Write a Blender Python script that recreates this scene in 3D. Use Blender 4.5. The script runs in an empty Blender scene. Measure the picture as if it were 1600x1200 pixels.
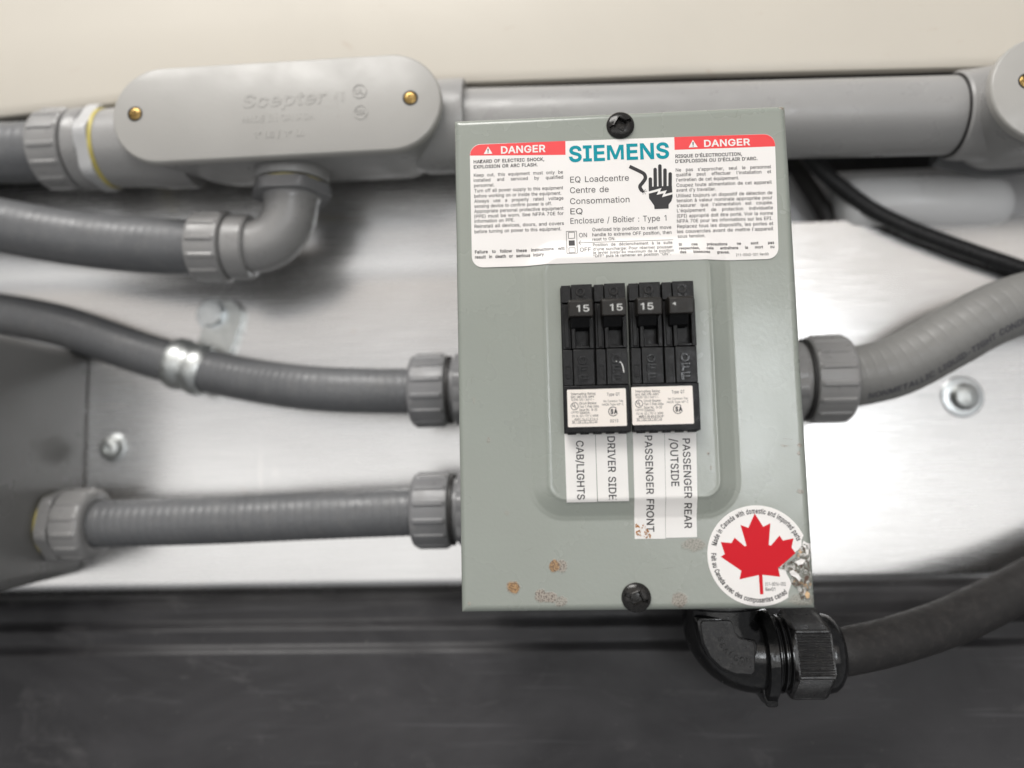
import bpy, bmesh, math, random
from mathutils import Vector, Matrix, noise
random.seed(7)
S = 0.001                       # everything below is written in millimetres
scene = bpy.context.scene
col = scene.collection
PI = math.pi

# ------------------------------------------------------------------ camera
# X right, Y away from the viewer, Z up; the enclosure's front face is the plane Y=0
Rw = [[0.9982229604, 0.0218141573, 0.0554532579],
      [-0.0272039274, 0.9947772606, 0.0983775795],
      [-0.0530176160, -0.0997113050, 0.9936029328]]      # rows: right, down, forward in (X, -Z, Y)
def w3(r, s=1): return Vector((r[0]*s, r[2]*s, -r[1]*s))
right, up, back = w3(Rw[0]), w3(Rw[1], -1), w3(Rw[2], -1)
cam_d = bpy.data.cameras.new('camera'); cam = bpy.data.objects.new('camera', cam_d); col.objects.link(cam)
m = Matrix.Identity(4)
for i in range(3):
    m[i][0], m[i][1], m[i][2] = right[i], up[i], back[i]
m[0][3], m[1][3], m[2][3] = -27.98*S, -285.86*S, -38.99*S
cam.matrix_world = m
cam_d.sensor_width = 36; cam_d.lens = 27.0; cam_d.clip_start = 0.01; cam_d.clip_end = 50
cam_d.dof.use_dof = True; cam_d.dof.focus_distance = 0.292; cam_d.dof.aperture_fstop = 27.0/9.0
cam_d.dof.aperture_fstop = 2.9
scene.camera = cam

# ------------------------------------------------------------------ world and lamps
w = bpy.data.worlds.new('World'); scene.world = w; w.use_nodes = True
bg = w.node_tree.nodes['Background']
bg.inputs[0].default_value = (0.97, 0.98, 1.0, 1); bg.inputs[1].default_value = 0.23
def area(name, loc, target, sx, sy, power, colr):
    l = bpy.data.lights.new(name, 'AREA'); l.shape = 'RECTANGLE'; l.size = sx; l.size_y = sy
    l.energy = power; l.color = colr
    o = bpy.data.objects.new(name, l); col.objects.link(o); o.location = loc
    o.rotation_euler = (Vector(target)-Vector(loc)).to_track_quat('-Z', 'Y').to_euler()
    return o
area('ceiling_light', (-0.5, -0.9, 1.3), (0, 0, 0), 1.2, 0.6, 24, (1.0, 0.975, 0.94))
area('doorway_light', (0.0, -2.2, -0.33), (0, 0, -0.05), 4.6, 0.72, 8.5, (1.0, 0.98, 0.95))
area('sheet_fill_light', (0.0, -2.2, 0.25), (0, 0, 0.1), 4.6, 0.36, 1.5, (0.97, 0.98, 1.0))  # added fill lamp, gives the aluminium sheet a grey band to reflect
area('warm_sheet_fill_light', (0.0, -2.15, 0.85), (0, 0, 0.1), 4.6, 0.80, 6.0, (1.0, 0.89, 0.78))  # added warm fill lamp, tints the upper reflection in the aluminium sheet
area('side_window_light', (0.43, -1.5, 0.07), (0, 0, 0), 0.18, 0.40, 2.5, (0.94, 0.97, 1.0))
scene.view_settings.view_transform = 'Standard'; scene.view_settings.look = 'None'
scene.view_settings.exposure = 0.28; scene.view_settings.gamma = 1.0
scene.render.engine = 'CYCLES'
scene.render.resolution_x = 1024; scene.render.resolution_y = 768

# ------------------------------------------------------------------ materials
class Mat:
    def __init__(s, name):
        s.m = bpy.data.materials.new(name); s.m.use_nodes = True
        s.n = s.m.node_tree.nodes; s.l = s.m.node_tree.links
        s.b = s.n['Principled BSDF']
        s.tc = s.n.new('ShaderNodeTexCoord')
    def link(s, a, b): s.l.new(a, b)
    def mapping(s, sc=(1, 1, 1), src='Object', loc=(0, 0, 0)):
        k = s.n.new('ShaderNodeMapping'); k.inputs['Scale'].default_value = sc; k.inputs['Location'].default_value = loc
        s.link(s.tc.outputs[src], k.inputs[0]); return k.outputs[0]
    def noise(s, scale, detail=3, rough=.55, vec=None, dist=0.0):
        k = s.n.new('ShaderNodeTexNoise'); k.inputs['Scale'].default_value = scale
        k.inputs['Detail'].default_value = detail; k.inputs['Roughness'].default_value = rough
        k.inputs['Distortion'].default_value = dist
        s.link(vec if vec is not None else s.tc.outputs['Object'], k.inputs['Vector']); return k.outputs['Fac']
    def ramp(s, fac, stops):
        k = s.n.new('ShaderNodeValToRGB'); r = k.color_ramp
        while len(r.elements) < len(stops): r.elements.new(0.5)
        for e, (p, c) in zip(r.elements, stops):
            e.position = p; e.color = c if len(c) == 4 else (*c, 1)
        s.link(fac, k.inputs[0]); return k.outputs[0]
    def rng(s, fac, a, b, c, d):
        k = s.n.new('ShaderNodeMapRange'); s.link(fac, k.inputs[0])
        for i, v in enumerate((a, b, c, d)): k.inputs[i+1].default_value = v
        return k.outputs[0]
    def math(s, op, a, b=None, clamp=False):
        k = s.n.new('ShaderNodeMath'); k.operation = op; k.use_clamp = clamp
        for i, v in enumerate((a, b)):
            if v is None: continue
            if isinstance(v, (int, float)): k.inputs[i].default_value = v
            else: s.link(v, k.inputs[i])
        return k.outputs[0]
    def mix(s, f, a, b):
        k = s.n.new('ShaderNodeMix'); k.data_type = 'RGBA'
        for sock, v in ((k.inputs[0], f), (k.inputs[6], a), (k.inputs[7], b)):
            if isinstance(v, (int, float)): sock.default_value = v
            elif isinstance(v, tuple): sock.default_value = (*v, 1) if len(v) == 3 else v
            else: s.link(v, sock)
        return k.outputs[2]
    def bump(s, h, dist, strength=1.0, prev=None):
        k = s.n.new('ShaderNodeBump'); k.inputs['Distance'].default_value = dist; k.inputs['Strength'].default_value = strength
        s.link(h, k.inputs['Height'])
        if prev is not None: s.link(prev, k.inputs['Normal'])
        s.link(k.outputs[0], s.b.inputs['Normal']); return k.outputs[0]
    def set(s, name, v):
        if isinstance(v, (int, float)): s.b.inputs[name].default_value = v
        elif isinstance(v, tuple): s.b.inputs[name].default_value = (*v, 1)
        else: s.link(v, s.b.inputs[name])

def plain(name, c, rough=.5, var=.12, nscale=90, bump=0.0, bscale=900, metal=0.0, spec=.5, dust=0.0, rvar=.12, dustcol=(.35, .33, .30)):
    M = Mat(name)
    n = M.noise(nscale, 5, .6)
    lo = tuple(x*(1-var) for x in c); hi = tuple(min(1, x*(1+var)) for x in c)
    cc = M.mix(M.rng(n, .3, .7, 0, 1), lo, hi)
    if dust:
        dn = M.noise(nscale*2.3, 6, .7)
        cc = M.mix(M.math('MULTIPLY', M.rng(dn, .5, .75, 0, 1), dust), cc, dustcol)
    M.set('Base Color', cc)
    M.set('Roughness', M.rng(M.noise(nscale*1.7, 4), .3, .7, max(.02, rough-rvar), min(1, rough+rvar)))
    M.set('Metallic', metal); M.set('Specular IOR Level', spec)
    if bump: M.bump(M.noise(bscale, 3), bump)
    return M.m

# green-grey enclosure paint with orange peel, rust blooms where they sit on the cover
def paint_material():
    M = Mat('sage_grey_paint')
    base = M.mix(M.rng(M.noise(14, 4), .3, .7, 0, 1), (.270, .294, .262), (.286, .309, .275))
    warp = M.n.new('ShaderNodeTexNoise'); warp.inputs['Scale'].default_value = 420; warp.inputs['Detail'].default_value = 4
    M.link(M.tc.outputs['Object'], warp.inputs['Vector'])
    va = M.n.new('ShaderNodeVectorMath'); va.operation = 'MULTIPLY_ADD'
    M.link(warp.outputs['Color'], va.inputs[0]); va.inputs[1].default_value = (.0022,)*3
    M.link(M.tc.outputs['Object'], va.inputs[2])
    fine = M.noise(1500, 4, .7)
    total = None; tint = None
    spots = [(-29.2, -77.4, 2.2, 2.5, .95, 1), (-26.4, -77.6, 2.4, 2.5, .8, 0), (-44.4, -84.9, 2.7, 2.5, 1.0, 1), (-34.4, -88.0, 2.6, 2.4, .85, 0),
             (-31.0, -88.6, 2.6, 2.2, .85, 0), (-27.1, -90.0, 2.6, 2.0, .6, 0), (15.5, -90.0, 3.1, 2.9, .7, 0), (21.5, -70.6, 4.6, 2.5, .5, 0),
             (60.5, -52.2, 1.6, .8, .6, 2), (61.0, -35.5, 1.2, .8, .7, 2), (55.8, -35.5, 1.6, .35, .5, 2), (60.6, -38.4, .7, .9, .7, 2), (-52.6, -31.0, .9, 1.2, .35, 2), (27.5, -37.8, .4, .5, .9, 2),
             (28.5, -43.0, .6, 1.0, .5, 2), (-46.0, -58.0, 1.0, .9, .25, 2), (-57.5, -16.0, .5, 1.4, .2, 2), (61.9, 92.6, .9, .5, .9, 2), (-60.5, -90.5, .7, .5, .6, 2), (59, -90.6, 5.5, 2.2, .4, 0)]
    for (x, z, rx, rz, k, kind) in spots:
        mp = M.n.new('ShaderNodeMapping'); mp.vector_type = 'POINT'
        mp.inputs['Scale'].default_value = (1000/rx, 0, 1000/rz)
        mp.inputs['Location'].default_value = (-(x+1.1)/rx, 0, -(z+94+1.1)/rz)
        M.link(va.outputs[0], mp.inputs[0])
        ln = M.n.new('ShaderNodeVectorMath'); ln.operation = 'LENGTH'; M.link(mp.outputs[0], ln.inputs[0])
        msk = M.rng(ln.outputs['Value'], .75, 1.05, k, 0)
        total = msk if total is None else M.math('MAXIMUM', total, msk)
        if kind == 1: tint = msk if tint is None else M.math('MAXIMUM', tint, msk)
    speck = M.rng(fine, .46, .56, 0, 1)
    rust = M.mix(speck, (.36, .27, .17), (.10, .055, .03))
    pale = M.mix(M.rng(fine, .50, .55, 0, 1), (.36, .31, .26), (.10, .06, .045))
    rc = M.mix(M.math('MULTIPLY', tint, M.rng(fine, .40, .5, .75, 1)), pale, M.mix(speck, (.42, .22, .06), (.12, .055, .02)))
    c = M.mix(total, base, rc)
    chips = M.noise(900, 3, .6, None, .3)
    c = M.mix(M.rng(chips, .765, .785, 0, .8), c, (.09, .07, .055))
    gr = M.noise(18, 5, .6)
    c = M.mix(M.math('MULTIPLY', M.rng(gr, .25, .85, 0, 1), .22), c, (.20, .195, .165))
    M.set('Base Color', c)
    M.set('Roughness', M.math('ADD', M.rng(M.noise(30, 4), .3, .7, .24, .30), M.math('MULTIPLY', total, .35)))
    M.set('Specular IOR Level', .5); M.b.inputs['Coat Weight'].default_value = .55; M.b.inputs['Coat Roughness'].default_value = .2
    b = M.bump(M.noise(620, 2, .5), .00010, .55)
    M.bump(M.math('MULTIPLY', total, fine), .00018, 1.0, b)
    return M.m

def aluminium():
    M = Mat('brushed_aluminium')
    st = M.noise(40, 5, .6, M.mapping((.8, 1, 34)))
    cl = M.noise(9, 5, .6, None, .4)
    c = M.mix(M.rng(st, .3, .7, 0, 1), (.70, .695, .69), (.82, .815, .81))
    rst = M.noise(75, 4, .7)
    c = M.mix(M.math('MULTIPLY', M.rng(rst, .70, .76, 0, 1), .5), c, (.55, .35, .2))
    scr = M.noise(220, 3, .6, M.mapping((1, 1, .12)), .8)
    c = M.mix(M.math('MULTIPLY', M.rng(scr, .68, .74, 0, 1), .35), c, (.9, .88, .86))
    M.set('Base Color', c); M.set('Metallic', 1.0)
    M.set('Roughness', M.math('ADD', M.rng(cl, .3, .7, .22, .29), M.rng(st, .3, .7, -.03, .03)))
    b = M.bump(st, .00005, .35)
    M.bump(M.noise(9, 2), .0007, .5, b)
    return M.m

def dirty_wall(name, c, dark, rough=.45, metal=0):
    M = Mat(name)
    n = M.noise(7, 5, .6, None, .5)
    cc = M.mix(M.rng(n, .35, .7, 0, 1), c, tuple(x*.93 for x in c))
    sc = M.noise(32, 6, .7, M.mapping((1, 1, 2.6)), 1.2)
    cc = M.mix(M.math('MULTIPLY', M.rng(sc, .66, .72, 0, 1), .5), cc, dark)
    M.set('Base Color', cc); M.set('Roughness', M.rng(n, .3, .7, rough-.08, rough+.08)); M.set('Metallic', metal)
    M.bump(M.noise(260, 3), .0001, .5)
    return M.m

def black_panel_mat():
    M = Mat('scuffed_black_plastic')
    n = M.noise(9, 6, .62, M.mapping((1, 1, 1.6)), .7)
    c = M.mix(M.rng(n, .3, .75, 0, 1), (.017, .0165, .018), (.062, .060, .063))
    sm = M.noise(26, 6, .7, M.mapping((1, 1, 1.3), loc=(.3, 0, .2)), 1.4)
    c = M.mix(M.math('MULTIPLY', M.rng(sm, .58, .72, 0, 1), .42), c, (.12, .115, .116))
    ln = M.noise(30, 3, .5, M.mapping((.6, 1, 16)), .3)
    c = M.mix(M.math('MULTIPLY', M.rng(ln, .62, .7, 0, 1), .25), c, (.12, .12, .125))
    spk = M.noise(420, 2, .5)
    c = M.mix(M.math('MULTIPLY', M.rng(spk, .73, .77, 0, 1), .25), c, (.3, .28, .26))
    M.set('Base Color', c)
    M.set('Roughness', M.rng(M.noise(16, 5, .65, None, 1.0), .3, .7, .34, .60)); M.set('Specular IOR Level', .36)
    M.bump(M.noise(700, 3), .00008, .5)
    return M.m

def vinyl(name, c, ink=False, spec=.5):
    M = Mat(name)
    n = M.noise(60, 5)
    M.set('Base Color', M.mix(M.rng(n, .3, .7, 0, 1), c, tuple(x*.965 for x in c)))
    M.set('Roughness', .33 if not ink else .42); M.set('Specular IOR Level', spec)
    M.bump(M.noise(130, 3), .00005, .4)
    return M.m

def residue_mat():
    M = Mat('torn_sticker_residue')
    a = M.noise(360, 7, .75, None, 1.5); b = M.noise(210, 5, .7, M.mapping(loc=(1, 2, 3)), .8)
    c = M.ramp(a, [(.34, (.06, .03, .022)), (.42, (.16, .10, .075)), (.47, (.22, .23, .20)), (.54, (.30, .31, .28)), (.58, (.72, .68, .66)), (.70, (.78, .75, .72))])
    c = M.mix(M.rng(b, .60, .66, 0, 1), c, (.60, .36, .17))
    M.set('Base Color', c); M.set('Metallic', M.rng(a, .45, .5, .5, 0)); M.set('Roughness', M.rng(b, .3, .7, .22, .5))
    M.bump(a, .0008, 1.0)
    return M.m

MT = {}
MT['paint'] = paint_material()
MT['alu'] = aluminium()
MT['beige'] = dirty_wall('beige_painted_steel', (.585, .545, .475), (.42, .30, .22))
MT['rear'] = dirty_wall('rear_panel_paint', (.78, .78, .79), (.3, .3, .3))
MT['peeled'] = plain('peeled_tan_paper', (.62, .42, .24), .6, .25, 700)
MT['scratch'] = plain('bare_scratch', (.16, .15, .13), .5, .3, 700)
MT['shaderear'] = plain('gap_shade_wall', (.03, .03, .03), .7)  # near-black colour paints the shade in the gap behind the beige panel
MT['blackpanel'] = black_panel_mat()
MT['pvc'] = plain('grey_pvc', (.315, .31, .305), .34, .04, 40, .00006, 500)
MT['pvccover'] = plain('light_grey_pvc_cover', (.375, .365, .345), .40, .03, 30, .00005, 500)
MT['pvcdark'] = plain('dark_grey_pvc', (.20, .20, .205), .36, .06, 60, .00006, 600, dust=.15)
MT['pvcnut'] = plain('fitting_grey_pvc', (.262, .258, .255), .33, .06, 60, .00006, 600, dust=.15)
MT['liquid'] = plain('grey_liquidtight_jacket', (.126, .129, .134), .42, .06, 60, .00008, 500, dust=.12)
MT['liquidlight'] = plain('pale_grey_liquidtight_jacket', (.205, .203, .195), .44, .05, 60, .00008, 500, dust=.10)
MT['boxgrey'] = plain('grey_junction_box_pvc', (.20, .197, .192), .30, .04, 20, .00004, 300, rvar=.05)
MT['yellow'] = plain('yellow_thread_tape', (.50, .42, .11), .5, .1, 200)
MT['white'] = plain('white_locknut_plastic', (.50, .50, .50), .4, .04, 100)
MT['brass'] = plain('brass_screw', (.32, .215, .08), .34, .2, 500, .0001, 1500, metal=1.0)
MT['zinc'] = plain('zinc_plated_steel', (.62, .64, .63), .42, .08, 200, .00008, 900, metal=1.0)
MT['zincdull'] = plain('dull_zinc_screw', (.74, .77, .78), .40, .1, 300, .00008, 900, metal=1.0)
MT['blackscrew'] = plain('black_oxide_screw', (.018, .017, .016), .20, .4, 900, .00005, 1600, metal=.2, dust=.12, dustcol=(.15, .12, .1))
MT['breaker'] = plain('black_breaker_plastic', (.004, .004, .0045), .36, .2, 300, .00006, 900, dust=.03, spec=.22)
MT['breakerface'] = plain('satin_black_breaker_plastic', (.007, .007, .0075), .38, .15, 300, .00008, 1200, dust=.04, spec=.30)
MT['handle'] = plain('breaker_handle_plastic', (.014, .012, .010), .40, .1, 300, .00004, 900, spec=.3)
MT['glossblack'] = plain('glossy_black_nylon', (.006, .006, .0065), .17, .3, 200, .00006, 700, dust=.05)
MT['nylon'] = plain('satin_black_nylon', (.014, .0135, .014), .36, .15, 250, .00006, 900, dust=.15)
MT['rubber'] = plain('dusty_black_rubber', (.018, .0165, .016), .55, .2, 120, .00012, 900, dust=.30, dustcol=(.075, .066, .06))
MT['loom'] = plain('black_corrugated_loom', (.016, .016, .017), .35, .2, 200)
MT['labelwhite'] = vinyl('white_vinyl_label', (.82, .79, .765))
MT['tape'] = vinyl('white_label_tape', (.78, .76, .735))
MT['stickerwhite'] = vinyl('white_breaker_sticker', (.80, .74, .68))
MT['ink'] = vinyl('black_print', (.030, .028, .030), True, .35)
MT['greyink'] = vinyl('small_black_print', (.035, .033, .033), True, .3)
MT['red'] = vinyl('danger_red_print', (.80, .055, .06), True)
MT['leafred'] = vinyl('leaf_red_print', (.60, .002, .012), True, .22)
MT['teal'] = vinyl('teal_print', (.0, .27, .33), True, .2)
MT['silverink'] = vinyl('white_number_print', (.62, .62, .60), True)
MT['greyprint'] = vinyl('faded_grey_jacket_print', (.075, .075, .09), True)
MT['residue'] = residue_mat()
MT['whitepipe'] = plain('white_plastic_pipe', (.78, .78, .78), .35, .03, 30)
MT['orangerust'] = plain('orange_rust_stain', (.38, .16, .04), .6, .4, 700)

# ------------------------------------------------------------------ mesh helpers
class G:
    def __init__(s): s.v = []; s.f = []
    def add(s, vs, fs):
        o = len(s.v); s.v += [Vector(p) for p in vs]; s.f += [tuple(i+o for i in f) for f in fs]; return s
    def box(s, x0, x1, y0, y1, z0, z1):
        return s.add([(x0, y0, z0), (x1, y0, z0), (x1, y1, z0), (x0, y1, z0), (x0, y0, z1), (x1, y0, z1), (x1, y1, z1), (x0, y1, z1)],
                     [(0, 1, 5, 4), (1, 2, 6, 5), (2, 3, 7, 6), (3, 0, 4, 7), (4, 5, 6, 7), (3, 2, 1, 0)])
    def loft(s, rings, caps=True):
        n = len(rings[0]); vs = [p for r in rings for p in r]; fs = []
        for i in range(len(rings)-1):
            for j in range(n):
                k = (j+1) % n
                fs.append((i*n+j, i*n+k, (i+1)*n+k, (i+1)*n+j))
        if caps: fs.append(tuple(range(n))[::-1]); fs.append(tuple((len(rings)-1)*n+j for j in range(n)))
        return s.add(vs, fs)
    def prism_xz(s, poly, y0, y1):           # outline in X,Z pushed from y0 to y1
        return s.loft([[(x, y0, z) for x, z in poly], [(x, y1, z) for x, z in poly]])
    def lathe(s, o, axis, prof, n=48, rf=None, start=0.0):
        o = Vector(o); a = Vector(axis).normalized()
        u = a.cross(Vector((0, 0, 1)) if abs(a.z) < .9 else Vector((1, 0, 0))).normalized(); v = a.cross(u)
        rings = []
        for t, r in prof:
            ring = []
            for j in range(n):
                th = 2*PI*j/n+start; rr = r if rf is None else rf(t, r, th)
                ring.append(o+a*t+(u*math.cos(th)+v*math.sin(th))*max(rr, .001))
            rings.append(ring)
        return s.loft(rings)
    def transform(s, f): s.v = [Vector(f(p)) for p in s.v]; return s

def fix(bm): bmesh.ops.recalc_face_normals(bm, faces=bm.faces)
def make(name, g, mat, parent=None, root=None, bevel=0, seg=2, angle=32, smooth=True, recalc=True):
    """one mesh object; vertices are world mm; root location is subtracted"""
    if parent is not None: base = parent['_b'] if '_b' in parent else (0, 0, 0)
    elif root is not None: base = root
    else:
        n = len(g.v); base = (sum(p.x for p in g.v)/n, sum(p.y for p in g.v)/n, min(p.z for p in g.v))
    b = Vector(base)
    me = bpy.data.meshes.new(name)
    me.from_pydata([(p-b)*S for p in g.v], [], g.f)
    if recalc:
        bm = bmesh.new(); bm.from_mesh(me); fix(bm); bm.to_mesh(me); bm.free()
    me.materials.append(mat)
    if smooth:
        me.shade_smooth(); me.set_sharp_from_angle(angle=math.radians(angle))
    o = bpy.data.objects.new(name, me); col.objects.link(o)
    if parent is not None: o.parent = parent
    else: o.location = b*S
    o['_b'] = tuple(base)
    if bevel:
        md = o.modifiers.new('bevel', 'BEVEL'); md.width = bevel*S; md.segments = seg; md.limit_method = 'ANGLE'; md.angle_limit = math.radians(40)
    return o
def thing(name, loc, label, cat, group=None):
    o = bpy.data.objects.new(name, None); col.objects.link(o); o.location = Vector(loc)*S
    o.empty_display_size = .01; o['_b'] = tuple(float(x) for x in loc)
    o['label'] = label; o['category'] = cat
    if group: o['group'] = group
    return o
def tag(o, label, cat, group=None):
    o['label'] = label; o['category'] = cat
    if group: o['group'] = group
    return o
def struct(o, label=None):
    o['kind'] = 'structure'
    if label: o['label'] = label
    return o

def catmull(pts, step):
    P = [Vector(p) for p in pts]; P = [P[0]*2-P[1]]+P+[P[-1]*2-P[-2]]
    out = []
    for i in range(1, len(P)-2):
        L = (P[i+1]-P[i]).length; n = max(2, int(L/step*1.02))
        for k in range(n):
            t = k/n; a, b, c, d = P[i-1:i+3]
            out.append(.5*((2*b)+(c-a)*t+(2*a-5*b+4*c-d)*t*t+(3*b-a-3*c+d)*t**3))
    out.append(P[-2]); return out
def frames(path, upv=Vector((0, -1, 0))):
    """arc length and parallel frame along a path; u starts on the side facing the viewer"""
    out = []; s = 0; u = None
    for i, p in enumerate(path):
        t = (path[min(i+1, len(path)-1)]-path[max(i-1, 0)]).normalized()
        if u is None: u = (upv-t*upv.dot(t)).normalized()
        else: u = (u-t*u.dot(t)).normalized()
        if i: s += (p-path[i-1]).length
        out.append((s, p, t, u, t.cross(u)))
    return out
def sweep(g, path, rf, n=40, caps=True):
    rings = []
    for s, p, t, u, v in frames(path):
        rings.append([p+(u*math.cos(2*PI*j/n)+v*math.sin(2*PI*j/n))*rf(s, 2*PI*j/n) for j in range(n)])
    return g.loft(rings, caps)
def ribbed(R, pitch=4.3, depth=.10, wdt=.07):
    def f(s, th):
        q = (s/pitch-th/(2*PI)) % 1.0
        return R-depth*math.exp(-((q-.5)/wdt)**2)+.012*math.cos(2*PI*q)
    return f

def rrect(cx, cz, hx, hz, r, n=8):
    out = []
    for sx, sz, a0 in ((1, 1, 0), (-1, 1, PI/2), (-1, -1, PI), (1, -1, 3*PI/2)):
        for k in range(n+1):
            a = a0+PI/2*k/n
            out.append((cx+sx*(hx-r)+r*math.cos(a), cz+sz*(hz-r)+r*math.sin(a)))
    return out

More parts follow.
